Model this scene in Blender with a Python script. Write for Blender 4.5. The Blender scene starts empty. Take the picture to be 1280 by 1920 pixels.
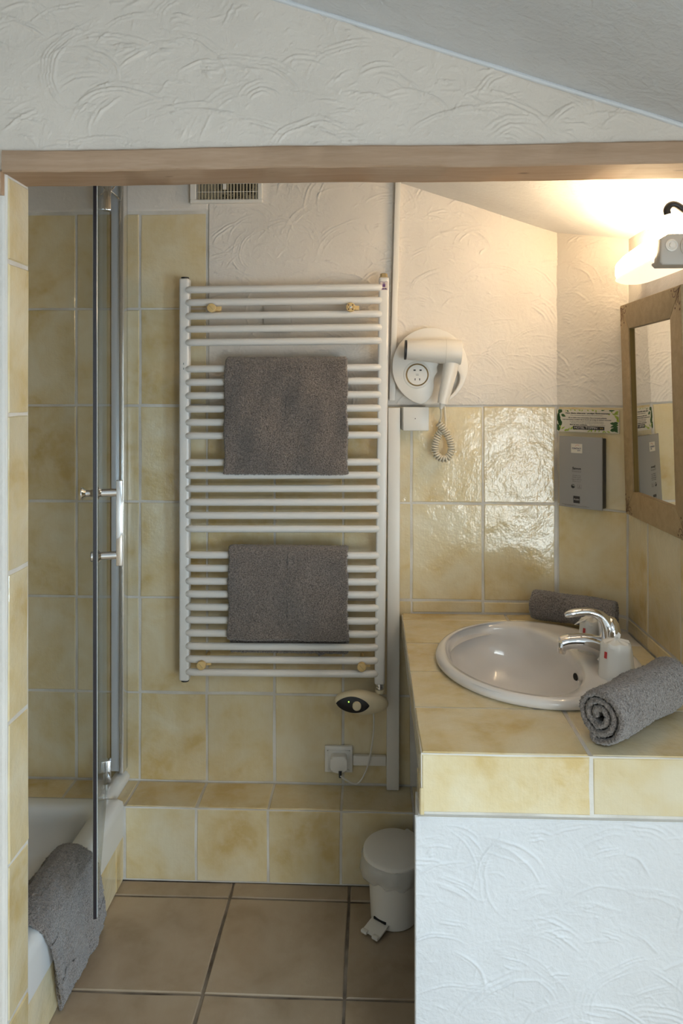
import bpy, bmesh, math, random
import numpy as np
from mathutils import Vector, Matrix

R = math.radians
random.seed(7)
C = bpy.context.scene.collection
SC = bpy.context.scene

# ------------------------------------------------------------------ camera, world, lights, exposure
cam = bpy.data.cameras.new('camera')
cam.sensor_fit = 'AUTO'
cam.sensor_width = 36.0
cam.lens = 1400 / 1920 * 36.0
cam.shift_y = -220 / 1920
cam.clip_start = 0.02
co = bpy.data.objects.new('camera', cam)
C.objects.link(co)
co.location = (0, 0, 1.356)
co.rotation_euler = (R(90), 0, R(2.3))
SC.camera = co

world = bpy.data.worlds.new('world')
SC.world = world
world.use_nodes = True
wn = world.node_tree
bg = wn.nodes['Background']
sky = wn.nodes.new('ShaderNodeTexSky')
sky.sky_type = 'NISHITA'
sky.sun_disc = False
sky.sun_elevation = R(40)
wn.links.new(sky.outputs[0], bg.inputs[0])
bg.inputs[1].default_value = 0.12

def area(name, loc, rot, sx, sy, power, col):
    l = bpy.data.lights.new(name, 'AREA')
    l.shape = 'RECTANGLE'
    l.size, l.size_y = sx, sy
    l.energy = power
    l.color = col
    o = bpy.data.objects.new(name, l)
    C.objects.link(o)
    o.location = loc
    o.rotation_euler = rot
    return o

DAY = (0.52, 0.73, 1.0)
area('daylight_rear', (1.25, -1.72, 0.66), (R(90), 0, 0), 0.66, 1.0, 36, (0.90, 0.955, 1.0))      # outside window_1
area('daylight_side', (1.93, -0.75, 0.68), (R(90), 0, R(90)), 0.95, 1.05, 78, DAY)        # outside window_2
area('fill_roof', (0.62, -0.35, 1.885), (0, R(18.3), 0), 0.58, 0.72, 30, (0.86, 0.935, 1.0))   # added fill from above, through an unseen made-up roof window
LAMP = 33.0

SC.view_settings.view_transform = 'Standard'
SC.view_settings.look = 'None'
SC.view_settings.gamma = 1.0
SC.view_settings.exposure = 0.12
SC.view_settings.use_curve_mapping = False
try:
    SC.cycles.use_denoising = True
    SC.cycles.max_bounces = 10
    SC.cycles.transparent_max_bounces = 16
    SC.cycles.sample_clamp_indirect = 6.0
    SC.cycles.caustics_reflective = False
    SC.cycles.caustics_refractive = False
except Exception:
    pass

# ------------------------------------------------------------------ materials
def mat(name, col, rough=0.5, metal=0.0, **kw):
    m = bpy.data.materials.new(name)
    m.use_nodes = True
    b = m.node_tree.nodes['Principled BSDF']
    b.inputs['Base Color'].default_value = (*col, 1)
    b.inputs['Roughness'].default_value = rough
    b.inputs['Metallic'].default_value = metal
    for k, v in kw.items():
        b.inputs[k].default_value = v
    return m

class NT:
    def __init__(s, m):
        s.t = m.node_tree
        s.b = s.t.nodes['Principled BSDF']
    def n(s, typ, **kw):
        x = s.t.nodes.new(typ)
        for k, v in kw.items():
            if hasattr(x, k):
                setattr(x, k, v)
            else:
                x.inputs[k].default_value = v
        return x
    def l(s, a, b):
        s.t.links.new(a, b)
    def noise(s, vec, scale, detail=3, rough=0.5, w=None, dist=0.0):
        x = s.n('ShaderNodeTexNoise')
        if w is not None:
            x.noise_dimensions = '4D'
            s.l(w, x.inputs['W'])
        x.inputs['Scale'].default_value = scale
        x.inputs['Detail'].default_value = detail
        x.inputs['Roughness'].default_value = rough
        x.inputs['Distortion'].default_value = dist
        if vec is not None:
            s.l(vec, x.inputs['Vector'])
        return x
    def ramp(s, fac, stops):
        x = s.n('ShaderNodeValToRGB')
        e = x.color_ramp.elements
        while len(e) < len(stops):
            e.new(0.5)
        for i, (p, c) in enumerate(stops):
            e[i].position = p
            e[i].color = (*c, 1)
        s.l(fac, x.inputs['Fac'])
        return x
    def mix(s, fac, a, b, mode='MIX'):
        x = s.n('ShaderNodeMix')
        x.data_type = 'RGBA'
        x.blend_type = mode
        for v, i in ((fac, 0), (a, 6), (b, 7)):
            if hasattr(v, 'links') or hasattr(v, 'is_linked'):
                s.l(v, x.inputs[i])
            elif isinstance(v, (int, float)):
                x.inputs[i].default_value = v
            else:
                x.inputs[i].default_value = (*v, 1)
        return x.outputs[2]
    def math(s, op, a, b=0.0):
        x = s.n('ShaderNodeMath')
        x.operation = op
        for v, i in ((a, 0), (b, 1)):
            if isinstance(v, (int, float)):
                x.inputs[i].default_value = v
            else:
                s.l(v, x.inputs[i])
        return x.outputs[0]
    def bump(s, h, strength, dist, prev=None):
        x = s.n('ShaderNodeBump')
        x.inputs['Strength'].default_value = strength
        x.inputs['Distance'].default_value = dist
        s.l(h, x.inputs['Height'])
        if prev is not None:
            s.l(prev, x.inputs['Normal'])
        return x.outputs[0]

def tile_material(name, cream, mid, ochre, rough, wav):
    m = mat(name, mid, rough)
    t = NT(m)
    tc = t.n('ShaderNodeTexCoord').outputs['Object']
    rnd = t.n('ShaderNodeObjectInfo').outputs['Random']
    w = t.math('MULTIPLY', rnd, 41.0)
    n1 = t.noise(tc, 7.0, 3, 0.55, w, 0.6)
    n2 = t.noise(tc, 26.0, 4, 0.6, w, 0.3)
    mp = t.n('ShaderNodeMapping')
    mp.inputs['Scale'].default_value = (260, 14, 30)
    t.l(tc, mp.inputs['Vector'])
    n3 = t.noise(mp.outputs[0], 1.0, 2, 0.5)
    base = t.ramp(n1.outputs[0], [(0.30, ochre), (0.47, mid), (0.66, cream)]).outputs[0]
    c = t.mix(t.ramp(n2.outputs[0], [(0.42, (0, 0, 0)), (0.75, (0.55, 0.55, 0.55))]).outputs[0], base, cream)
    c = t.mix(t.math('MULTIPLY', n3.outputs[0], 0.16), c, ochre)
    hs = t.n('ShaderNodeHueSaturation')
    t.l(c, hs.inputs['Color'])
    t.l(t.math('ADD', t.math('MULTIPLY', rnd, 0.14), 0.93), hs.inputs['Value'])
    t.l(hs.outputs[0], t.b.inputs['Base Color'])
    h1 = t.noise(tc, 9.0, 2, 0.5, w)
    h2 = t.noise(tc, 80.0, 3, 0.6, w)
    b1 = t.bump(h1.outputs[0], 1.0, 0.0055 * wav)
    b2 = t.bump(h2.outputs[0], 0.7, 0.0014 * wav, b1)
    b3 = t.bump(n3.outputs[0], 0.25, 0.0006 * wav, b2)
    t.l(b3, t.b.inputs['Normal'])
    return m

M = {}
M['tile'] = tile_material('glazed_yellow_tile', (0.76, 0.675, 0.485), (0.71, 0.58, 0.34), (0.61, 0.44, 0.19), 0.09, 1.0)
M['floor_tile'] = tile_material('beige_floor_tile', (0.42, 0.33, 0.235), (0.37, 0.28, 0.19), (0.30, 0.22, 0.14), 0.34, 0.5)

def grout_material(name, a, b):
    m = mat(name, a, 0.9)
    t = NT(m)
    p = t.n('ShaderNodeNewGeometry').outputs['Position']
    n1 = t.noise(p, 9, 4)
    n2 = t.noise(p, 150, 3)
    t.l(t.ramp(n1.outputs[0], [(0.35, b), (0.6, a)]).outputs[0], t.b.inputs['Base Color'])
    t.l(t.bump(n2.outputs[0], 0.6, 0.0015), t.b.inputs['Normal'])
    return m
M['grout'] = grout_material('pale_grout', (0.72, 0.68, 0.62), (0.58, 0.53, 0.46))
M['floor_grout'] = grout_material('dark_floor_grout', (0.30, 0.25, 0.2), (0.10, 0.075, 0.055))

def plaster_material(name, col):
    m = mat(name, col, 0.62)
    t = NT(m)
    p = t.n('ShaderNodeNewGeometry').outputs['Position']
    n1 = t.noise(p, 6, 4)
    n2 = t.noise(p, 120, 4, 0.6)
    n3 = t.noise(p, 30, 3, 0.5, None, 1.2)
    d = tuple(c * 0.94 for c in col)
    t.l(t.ramp(n1.outputs[0], [(0.35, d), (0.6, col)]).outputs[0], t.b.inputs['Base Color'])
    b1 = t.bump(n3.outputs[0], 0.5, 0.004)
    t.l(t.bump(n2.outputs[0], 0.5, 0.0022, b1), t.b.inputs['Normal'])
    return m
M['plaster'] = plaster_material('trowelled_white_plaster', (0.76, 0.70, 0.63))
M['plaster_white'] = plaster_material('trowelled_bright_plaster', (0.70, 0.70, 0.705))
M['plaster_warm'] = plaster_material('trowelled_warm_plaster', (0.73, 0.64, 0.55))
M['room'] = plaster_material('plain_room_plaster', (0.72, 0.67, 0.60))

def wood_material(name, a, b, dark, axis_scale, rough=0.6, knots=True):
    m = mat(name, a, rough)
    t = NT(m)
    p = t.n('ShaderNodeTexCoord').outputs['Object']
    mp = t.n('ShaderNodeMapping')
    mp.inputs['Scale'].default_value = axis_scale
    t.l(p, mp.inputs['Vector'])
    n1 = t.noise(mp.outputs[0], 3.0, 6, 0.6, None, 0.8)
    n2 = t.noise(mp.outputs[0], 22.0, 4, 0.6)
    c = t.ramp(n1.outputs[0], [(0.32, b), (0.65, a)]).outputs[0]
    c = t.mix(t.ramp(n2.outputs[0], [(0.3, (0.5, 0.5, 0.5)), (0.55, (0, 0, 0))]).outputs[0], c, b)
    if knots:
        v = t.n('ShaderNodeTexVoronoi')
        v.inputs['Scale'].default_value = 9.0
        mk = t.n('ShaderNodeMapping')
        mk.inputs['Scale'].default_value = (0.6, 1.6, 1.6)
        t.l(p, mk.inputs['Vector'])
        t.l(mk.outputs[0], v.inputs['Vector'])
        c = t.mix(t.ramp(v.outputs['Distance'], [(0.035, (0.75, 0.75, 0.75)), (0.075, (0, 0, 0))]).outputs[0], c, dark)
    t.l(c, t.b.inputs['Base Color'])
    t.l(t.bump(n2.outputs[0], 0.3, 0.0015), t.b.inputs['Normal'])
    return m
M['beam'] = wood_material('pale_brown_beam_wood', (0.49, 0.33, 0.22), (0.40, 0.255, 0.155), (0.12, 0.06, 0.035), (1.2, 14, 14))
M['frame_wood'] = wood_material('limed_mirror_wood', (0.43, 0.31, 0.17), (0.34, 0.24, 0.12), (0.1, 0.05, 0.03), (14, 14, 14), 0.5, False)

def terry_material(name, lo, hi):
    m = mat(name, hi, 0.95)
    t = NT(m)
    p = t.n('ShaderNodeTexCoord').outputs['Object']
    n1 = t.noise(p, 330, 3, 0.65)
    n2 = t.noise(p, 18, 3)
    c = t.ramp(n1.outputs[0], [(0.36, lo), (0.66, hi)]).outputs[0]
    c = t.mix(t.math('MULTIPLY', n2.outputs[0], 0.35), c, lo)
    t.l(c, t.b.inputs['Base Color'])
    t.b.inputs['Sheen Weight'].default_value = 0.5
    t.b.inputs['Sheen Roughness'].default_value = 0.6
    t.b.inputs['Specular IOR Level'].default_value = 0.1
    t.l(t.bump(n1.outputs[0], 0.9, 0.003), t.b.inputs['Normal'])
    return m
M['terry'] = terry_material('grey_brown_terry', (0.07, 0.055, 0.047), (0.35, 0.29, 0.25))

M['enamel'] = mat('white_enamel', (0.80, 0.77, 0.73), 0.28)
M['plastic'] = mat('white_plastic', (0.80, 0.76, 0.70), 0.35)
M['plastic_cream'] = mat('cream_plastic', (0.76, 0.65, 0.44), 0.4)
M['peg'] = mat('ochre_cream_plastic', (0.70, 0.50, 0.22), 0.42)
M['ceramic'] = mat('white_ceramic', (0.82, 0.78, 0.75), 0.08, **{'Coat Weight': 0.4, 'Coat Roughness': 0.03})
M['tray'] = mat('white_shower_acrylic', (0.76, 0.75, 0.73), 0.18)
M['chrome'] = mat('polished_chrome', (0.86, 0.86, 0.88), 0.06, 1.0)
M['alu'] = mat('satin_aluminium', (0.80, 0.78, 0.75), 0.22, 0.85)
M['brass'] = mat('dull_brass', (0.5, 0.38, 0.2), 0.35, 0.9)
M['black'] = mat('black_plastic', (0.012, 0.012, 0.014), 0.35)
M['void'] = mat('dark_opening', (0.01, 0.009, 0.008), 0.9)
M['iron'] = mat('black_iron', (0.012, 0.01, 0.009), 0.45)
M['seal'] = mat('dark_edge_seal', (0.02, 0.016, 0.022), 0.3)
M['slat'] = mat('beige_vent_slat', (0.42, 0.36, 0.25), 0.5)
M['grey'] = mat('satin_grey_plastic', (0.30, 0.285, 0.27), 0.38)
M['lampgrey'] = mat('warm_grey_plastic', (0.50, 0.46, 0.41), 0.4)
M['paper'] = mat('cream_paper', (0.66, 0.60, 0.50), 0.35)
M['ink'] = mat('black_ink', (0.03, 0.025, 0.025), 0.5)
M['inkgrey'] = mat('grey_ink', (0.16, 0.14, 0.13), 0.5)
M['inkwhite'] = mat('pale_ink', (0.62, 0.58, 0.52), 0.5)
M['inkblue'] = mat('navy_ink', (0.05, 0.055, 0.13), 0.5)
M['inkpurple'] = mat('purple_ink', (0.10, 0.035, 0.16), 0.5)
M['inkred'] = mat('red_ink', (0.55, 0.05, 0.05), 0.5)
M['inkgold'] = mat('gold_ink', (0.65, 0.42, 0.05), 0.5)
M['leaf'] = mat('dark_leaf_ink', (0.035, 0.10, 0.025), 0.5)
M['leaf2'] = mat('bright_leaf_ink', (0.34, 0.43, 0.06), 0.5)
M['ornament'] = mat('burnt_brown_ink', (0.13, 0.055, 0.03), 0.6)
M['mirror'] = mat('mirror_silver', (0.86, 0.86, 0.83), 0.015, 1.0)
M['film'] = mat('milky_film', (0.82, 0.79, 0.74), 0.22)
M['bag'] = mat('white_bin_liner', (0.74, 0.72, 0.68), 0.25, **{'Alpha': 0.5})
M['gold'] = mat('gilt_slip', (0.24, 0.15, 0.035), 0.4, 0.4)

def emit(name, col, s):
    m = mat(name, (0.9, 0.85, 0.75), 0.3)
    b = m.node_tree.nodes['Principled BSDF']
    b.inputs['Emission Color'].default_value = (*col, 1)
    b.inputs['Emission Strength'].default_value = s
    return m
M['diffuser'] = emit('lit_opal_diffuser', (1.0, 0.73, 0.43), LAMP)
M['lamp_base'] = emit('backlit_lamp_base', (1.0, 0.80, 0.60), 1.0)
M['led'] = emit('green_led', (0.35, 1.0, 0.05), 3.0)

def glass_material():
    m = bpy.data.materials.new('clear_glass')
    m.use_nodes = True
    t = m.node_tree
    for n in list(t.nodes):
        if n.type != 'OUTPUT_MATERIAL':
            t.nodes.remove(n)
    out = t.nodes['Material Output']
    tr = t.nodes.new('ShaderNodeBsdfTransparent')
    tr.inputs[0].default_value = (0.95, 0.97, 0.955, 1)
    gl = t.nodes.new('ShaderNodeBsdfGlossy')
    gl.inputs['Roughness'].default_value = 0.01
    fr = t.nodes.new('ShaderNodeFresnel')
    fr.inputs[0].default_value = 1.22
    mx = t.nodes.new('ShaderNodeMixShader')
    ml = t.nodes.new('ShaderNodeMath')
    ml.operation = 'MULTIPLY'
    ml.inputs[1].default_value = 0.45
    t.links.new(fr.outputs[0], ml.inputs[0])
    t.links.new(ml.outputs[0], mx.inputs[0])
    t.links.new(tr.outputs[0], mx.inputs[1])
    t.links.new(gl.outputs[0], mx.inputs[2])
    t.links.new(mx.outputs[0], out.inputs[0])
    return m
M['glass'] = glass_material()

# ------------------------------------------------------------------ builders
def link(o, parent=None):
    C.objects.link(o)
    if parent is not None:
        o.parent = parent
        if parent.type == 'EMPTY':
            o.location = o.location - parent.location
    return o

def tag(o, label, cat=None, group=None, kind=None):
    if label: o['label'] = label
    if cat: o['category'] = cat
    if group: o['group'] = group
    if kind: o['kind'] = kind
    return o

def thing(name, label, cat, loc, group=None):
    o = bpy.data.objects.new(name, None)
    o.empty_display_size = 0.05
    C.objects.link(o)
    o.location = loc
    return tag(o, label, cat, group)

def finish(me, m, smooth=35):
    if m is not None:
        me.materials.append(m)
    if smooth:
        me.polygons.foreach_set('use_smooth', [True] * len(me.polygons))
        if smooth < 180:
            me.set_sharp_from_angle(angle=R(smooth))
    me.update()
    return me

def obj(name, bm, m, parent=None, smooth=35):
    me = bpy.data.meshes.new(name)
    bmesh.ops.recalc_face_normals(bm, faces=bm.faces)
    bm.to_mesh(me)
    bm.free()
    finish(me, m, smooth)
    return link(bpy.data.objects.new(name, me), parent)

def raw(name, v, f, m, parent=None, smooth=35):
    me = bpy.data.meshes.new(name)
    me.from_pydata(v, [], f)
    finish(me, m, smooth)
    return link(bpy.data.objects.new(name, me), parent)

def box(x0, x1, y0, y1, z0, z1, bev=0.0, seg=2, bm=None, xf=None):
    b = bmesh.new()
    bmesh.ops.create_cube(b, size=1.0)
    bmesh.ops.scale(b, vec=(x1 - x0, y1 - y0, z1 - z0), verts=b.verts)
    bmesh.ops.translate(b, vec=((x0 + x1) / 2, (y0 + y1) / 2, (z0 + z1) / 2), verts=b.verts)
    if bev > 0:
        bmesh.ops.bevel(b, geom=list(b.edges), offset=bev, segments=seg, profile=0.5, affect='EDGES')
    if xf is not None:
        bmesh.ops.transform(b, matrix=xf, verts=b.verts)
    if bm is None:
        return b
    me = bpy.data.meshes.new('tmp')
    b.to_mesh(me)
    bm.from_mesh(me)
    bpy.data.meshes.remove(me)
    b.free()
    return bm

def lathe(prof, n=32, xf=None, bm=None, cap=True):
    """prof: list of (r, z) from bottom to top, about local z"""
    b = bm if bm is not None else bmesh.new()
    rings = []
    for r, z in prof:
        ring = []
        for i in range(n):
            a = 2 * math.pi * i / n
            p = Vector((r * math.cos(a), r * math.sin(a), z))
            if xf is not None: p = xf @ p
            ring.append(b.verts.new(p))
        rings.append(ring)
    for k in range(len(rings) - 1):
        for i in range(n):
            j = (i + 1) % n
            b.faces.new((rings[k][i], rings[k][j], rings[k + 1][j], rings[k + 1][i]))
    if cap:
        b.faces.new(rings[0][::-1])
        b.faces.new(rings[-1])
    return b

def tube(pts, rad, n=10, bm=None, cap=True, flat=None):
    b = bm if bm is not None else bmesh.new()
    P = [Vector(p) for p in pts]
    rad = rad if hasattr(rad, '__len__') else [rad] * len(P)
    t0 = (P[1] - P[0]).normalized()
    nrm = t0.orthogonal().normalized()
    rings = []
    for i, p in enumerate(P):
        t = (P[min(i + 1, len(P) - 1)] - P[max(i - 1, 0)]).normalized()
        nrm = (nrm - t * nrm.dot(t)).normalized()
        bi = t.cross(nrm)
        ring = []
        for k in range(n):
            a = 2 * math.pi * k / n
            d = nrm * math.cos(a) + bi * math.sin(a)
            if flat is not None:
                ax, sc = flat
                ax = Vector(ax)
                d = d - ax * d.dot(ax) * (1 - sc)
            ring.append(b.verts.new(p + d * rad[i]))
        rings.append(ring)
    for i in range(len(rings) - 1):
        for k in range(n):
            j = (k + 1) % n
            b.faces.new((rings[i][k], rings[i][j], rings[i + 1][j], rings[i + 1][k]))
    if cap:
        b.faces.new(rings[0][::-1])
        b.faces.new(rings[-1])
    return b

def cyl(p0, p1, r, n=20, bm=None, r2=None, bev=0.0):
    p0, p1 = Vector(p0), Vector(p1)
    d = p1 - p0
    L = d.length
    xf = Matrix.Translation(p0) @ d.to_track_quat('Z', 'Y').to_matrix().to_4x4()
    r2 = r if r2 is None else r2
    if bev:
        prof = [(r - bev, 0), (r - bev * .3, bev * .3), (r, bev), (r2, L - bev), (r2 - bev * .3, L - bev * .3), (r2 - bev, L)]
    else:
        prof = [(r, 0), (r2, L)]
    return lathe(prof, n, xf, bm)

def spline(pts, n=8):
    P = [Vector(p) for p in pts]
    out = []
    for i in range(len(P) - 1):
        a, b_, c, d = P[max(i - 1, 0)], P[i], P[i + 1], P[min(i + 2, len(P) - 1)]
        for k in range(n):
            t = k / n
            out.append(0.5 * ((2 * b_) + (c - a) * t + (2 * a - 5 * b_ + 4 * c - d) * t * t + (3 * b_ - a - 3 * c + d) * t ** 3))
    out.append(P[-1])
    return out

def prism(poly, h, xf, bev=0.0, seg=2):
    """poly in local xy (ccw), extruded from z=0 to z=h"""
    b = bmesh.new()
    lo = [b.verts.new((x, y, 0)) for x, y in poly]
    hi = [b.verts.new((x, y, h)) for x, y in poly]
    n = len(poly)
    b.faces.new(lo[::-1])
    top = b.faces.new(hi)
    for i in range(n):
        j = (i + 1) % n
        b.faces.new((lo[i], lo[j], hi[j], hi[i]))
    if bev:
        bmesh.ops.bevel(b, geom=list(top.edges), offset=bev, segments=seg, profile=0.5, affect='EDGES')
    bmesh.ops.transform(b, matrix=xf, verts=b.verts)
    return b

def frame(o, u, v):
    """matrix whose local x=u, y=v, z=u x v"""
    u, v = Vector(u).normalized(), Vector(v).normalized()
    n = u.cross(v)
    return Matrix(((u.x, v.x, n.x, o[0]), (u.y, v.y, n.y, o[1]), (u.z, v.z, n.z, o[2]), (0, 0, 0, 1)))

WALLF = lambda x, y, z: frame((x, y, z), (1, 0, 0), (0, 0, 1))       # faces -Y (towards the camera)

# ---- tiles
_tile_cache = {}
def tile_mesh(w, h, var, m):
    key = (round(w, 3), round(h, 3), var, m.name)
    if key in _tile_cache:
        return _tile_cache[key]
    rg = random.Random(hash((round(w * 1000), round(h * 1000), var)))
    j = lambda a: rg.uniform(-a, a)
    base = [(0, 0), (w / 2, 0), (w, 0), (w, h / 2), (w, h), (w / 2, h), (0, h), (0, h / 2)]
    out = [(x + j(.0012), y + j(.0012)) for x, y in base]
    cx, cy = w / 2, h / 2
    ins = []
    for x, y in out:
        ins.append((x + (cx - x) / max(w, .01) * .0045, y + (cy - y) / max(h, .01) * .0045))
    v = [(x, y, -.008) for x, y in out] + [(x, y, -.0022) for x, y in out] + [(x, y, j(.0004)) for x, y in ins]
    f = []
    for a in (0, 8):
        for i in range(8):
            k = (i + 1) % 8
            f.append((a + i, a + k, a + 8 + k, a + 8 + i))
    f.append(tuple(range(16, 24)))
    me = bpy.data.meshes.new('tile')
    me.from_pydata(v, [], f)
    finish(me, m, 0)
    _tile_cache[key] = me
    return me

def put_tile(parent, o, u, v, w, h, m=None, tilt=.35, mesh=None):
    m = m or M['tile']
    me = mesh or tile_mesh(w, h, random.randrange(3), m)
    t = bpy.data.objects.new('tile', me)
    mx = frame(o, u, v)
    c = Matrix.Translation((w / 2, h / 2, 0))
    rot = Matrix.Rotation(R(random.uniform(-tilt, tilt)), 4, 'X') @ Matrix.Rotation(R(random.uniform(-tilt, tilt)), 4, 'Y')
    mx = mx @ Matrix.Translation((0, 0, random.uniform(-.0006, .0006))) @ c @ rot @ c.inverted()
    t.matrix_world = mx
    C.objects.link(t)
    t.parent = parent
    if parent.type == 'EMPTY':
        t.location = t.location - parent.location
    return t

def tile_grid(parent, o, u, v, us, vs, gap=.006, m=None, skip=None):
    u, v, o = Vector(u), Vector(v), Vector(o)
    for a, b in zip(us[:-1], us[1:]):
        for c, d in zip(vs[:-1], vs[1:]):
            if skip and skip(a, b, c, d): continue
            g = gap / 2
            if b - a < .012 or d - c < .012: continue
            put_tile(parent, o + u * (a + g) + v * (c + g), u, v, b - a - gap, d - c - gap, m)

# ---- trowelled plaster relief
def arcs(W, H, res, seed, dens=170, amp=1.0):
    rg = np.random.RandomState(seed)
    nu, nv = max(4, int(W / res)) + 1, max(4, int(H / res)) + 1
    U, V = np.linspace(0, W, nu), np.linspace(0, H, nv)
    h = np.zeros((nv, nu))
    for _ in range(int(dens * W * H) + 3):
        R0 = rg.uniform(.025, .13)
        cu, cv = rg.uniform(-.05, W + .05), rg.uniform(-.1, H + .05)
        n = rg.randint(2, 6)
        step = rg.uniform(.004, .011)
        th0 = R(rg.normal(95, 34))
        half = R(rg.uniform(22, 62))
        Rm = R0 + n * step + .01
        i0, i1 = np.searchsorted(U, [cu - Rm, cu + Rm])
        j0, j1 = np.searchsorted(V, [cv - Rm, cv + Rm])
        if i1 - i0 < 2 or j1 - j0 < 2: continue
        uu, vv = np.meshgrid(U[i0:i1] - cu, V[j0:j1] - cv)
        sq = rg.uniform(.55, 1.0)
        d = np.hypot(uu, vv / sq)
        th = np.arctan2(vv, uu)
        dt = np.abs((th - th0 + np.pi) % (2 * np.pi) - np.pi)
        tap = np.clip(1 - (dt / half) ** 2, 0, 1) ** .7
        if tap.max() == 0: continue
        win = h[j0:j1, i0:i1]
        band = (d > R0 - .006) & (d < R0 + n * step) & (tap > 0)
        win[band] *= .62
        f1, f2, p1 = rg.uniform(3, 7), rg.uniform(8, 17), rg.uniform(0, 6)
        wob = .0022 * np.sin(th * f1 + p1) + .0009 * np.sin(th * f2 + p1 * 2)
        for k in range(n):
            a = rg.uniform(.2, 1.0) ** 1.5 * amp * .0013
            w = rg.uniform(.0007, .0017)
            off = th0 + rg.uniform(-.4, .4) * half
            dt2 = np.abs((th - off + np.pi) % (2 * np.pi) - np.pi)
            tp = np.clip(1 - (dt2 / (half * rg.uniform(.5, 1))) ** 2, 0, 1)
            x = d - R0 - k * step - wob * rg.uniform(.5, 1.2)
            win += a * tp * np.exp(-np.where(x > 0, x / (w * .7), x / (w * 2.2)) ** 2)
    # dabs and short drags left by the trowel
    for _ in range(int(dens * 2.2 * W * H)):
        cu, cv = rg.uniform(0, W), rg.uniform(0, H)
        ln, wd = rg.uniform(.004, .016), rg.uniform(.0008, .0018)
        i0, i1 = np.searchsorted(U, [cu - ln * 2, cu + ln * 2])
        j0, j1 = np.searchsorted(V, [cv - ln * 2, cv + ln * 2])
        if i1 - i0 < 2 or j1 - j0 < 2: continue
        uu, vv = np.meshgrid(U[i0:i1] - cu, V[j0:j1] - cv)
        th = R(rg.normal(20, 40))
        a_, b_ = uu * math.cos(th) + vv * math.sin(th), -uu * math.sin(th) + vv * math.cos(th)
        b_ = b_ - a_ * a_ * rg.uniform(-12, 12)
        h[j0:j1, i0:i1] += rg.choice([-.6, 1, 1]) * rg.uniform(.2, 1) * amp * .0006 * np.exp(-(a_ / ln) ** 2 * 2 - (b_ / wd) ** 2)
    # soft undulation
    for _ in range(30):
        ku, kv, ph = rg.normal(0, 22), rg.normal(0, 26), rg.uniform(0, 6.28)
        h += .00010 * np.sin(np.add.outer(V * kv, U * ku) + ph)
    h += rg.normal(0, .00005, h.shape)
    return U, V, h

def plaster(name, parent, o, u, v, W, H, res=.003, seed=1, m=None, top=None, dens=170, amp=1.0, edge=-.007, lim=None):
    """relief skin on the plane o + u*U + v*V; top(U) gives the column height when the upper edge slopes"""
    u, v, o = np.array(u, float), np.array(v, float), np.array(o, float)
    n = np.cross(u, v)
    U, V, h = arcs(W, H, res, seed, dens, amp)
    nv, nu = h.shape
    VV = np.tile(V[:, None], (1, nu))
    if top is not None:
        tops = np.array([top(x) for x in U])
        VV = np.minimum(VV, tops[None, :])
    h[0, :] = h[-1, :] = edge
    h[:, 0] = h[:, -1] = edge
    P = o + U[None, :, None] * u + VV[:, :, None] * v + h[:, :, None] * n
    P = P.reshape(-1, 3)
    idx = np.arange(nu * nv).reshape(nv, nu)
    F = np.stack([idx[:-1, :-1], idx[:-1, 1:], idx[1:, 1:], idx[1:, :-1]], -1)
    if top is not None:
        keep = VV[:-1, :-1] < tops[None, :-1] - 1e-6
        F = F[keep]
    F = F.reshape(-1, 4)
    me = grid_mesh(name, P, F)
    finish(me, m or M['plaster'], 180)
    return link(bpy.data.objects.new(name, me), parent)

def grid_mesh(name, P, F):
    me = bpy.data.meshes.new(name)
    me.vertices.add(len(P))
    me.vertices.foreach_set('co', np.ascontiguousarray(P, dtype=np.float32).ravel())
    k = F.shape[1]
    me.loops.add(F.size)
    me.loops.foreach_set('vertex_index', np.ascontiguousarray(F, dtype=np.int32).ravel())
    me.polygons.add(len(F))
    me.polygons.foreach_set('loop_start', np.arange(0, F.size, k, dtype=np.int32))
    me.update(calc_edges=True)
    me.validate()
    return me

# ---- terry cloth: a thick ribbon (path in 2D) swept along an axis, with pile roughness
def resample(path, ds):
    P = np.array(path, float)
    seg = np.hypot(*np.diff(P, axis=0).T)
    s = np.concatenate([[0], np.cumsum(seg)])
    n = max(4, int(s[-1] / ds))
    t = np.linspace(0, s[-1], n + 1)
    return np.stack([np.interp(t, s, P[:, 0]), np.interp(t, s, P[:, 1])], 1)

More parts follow.
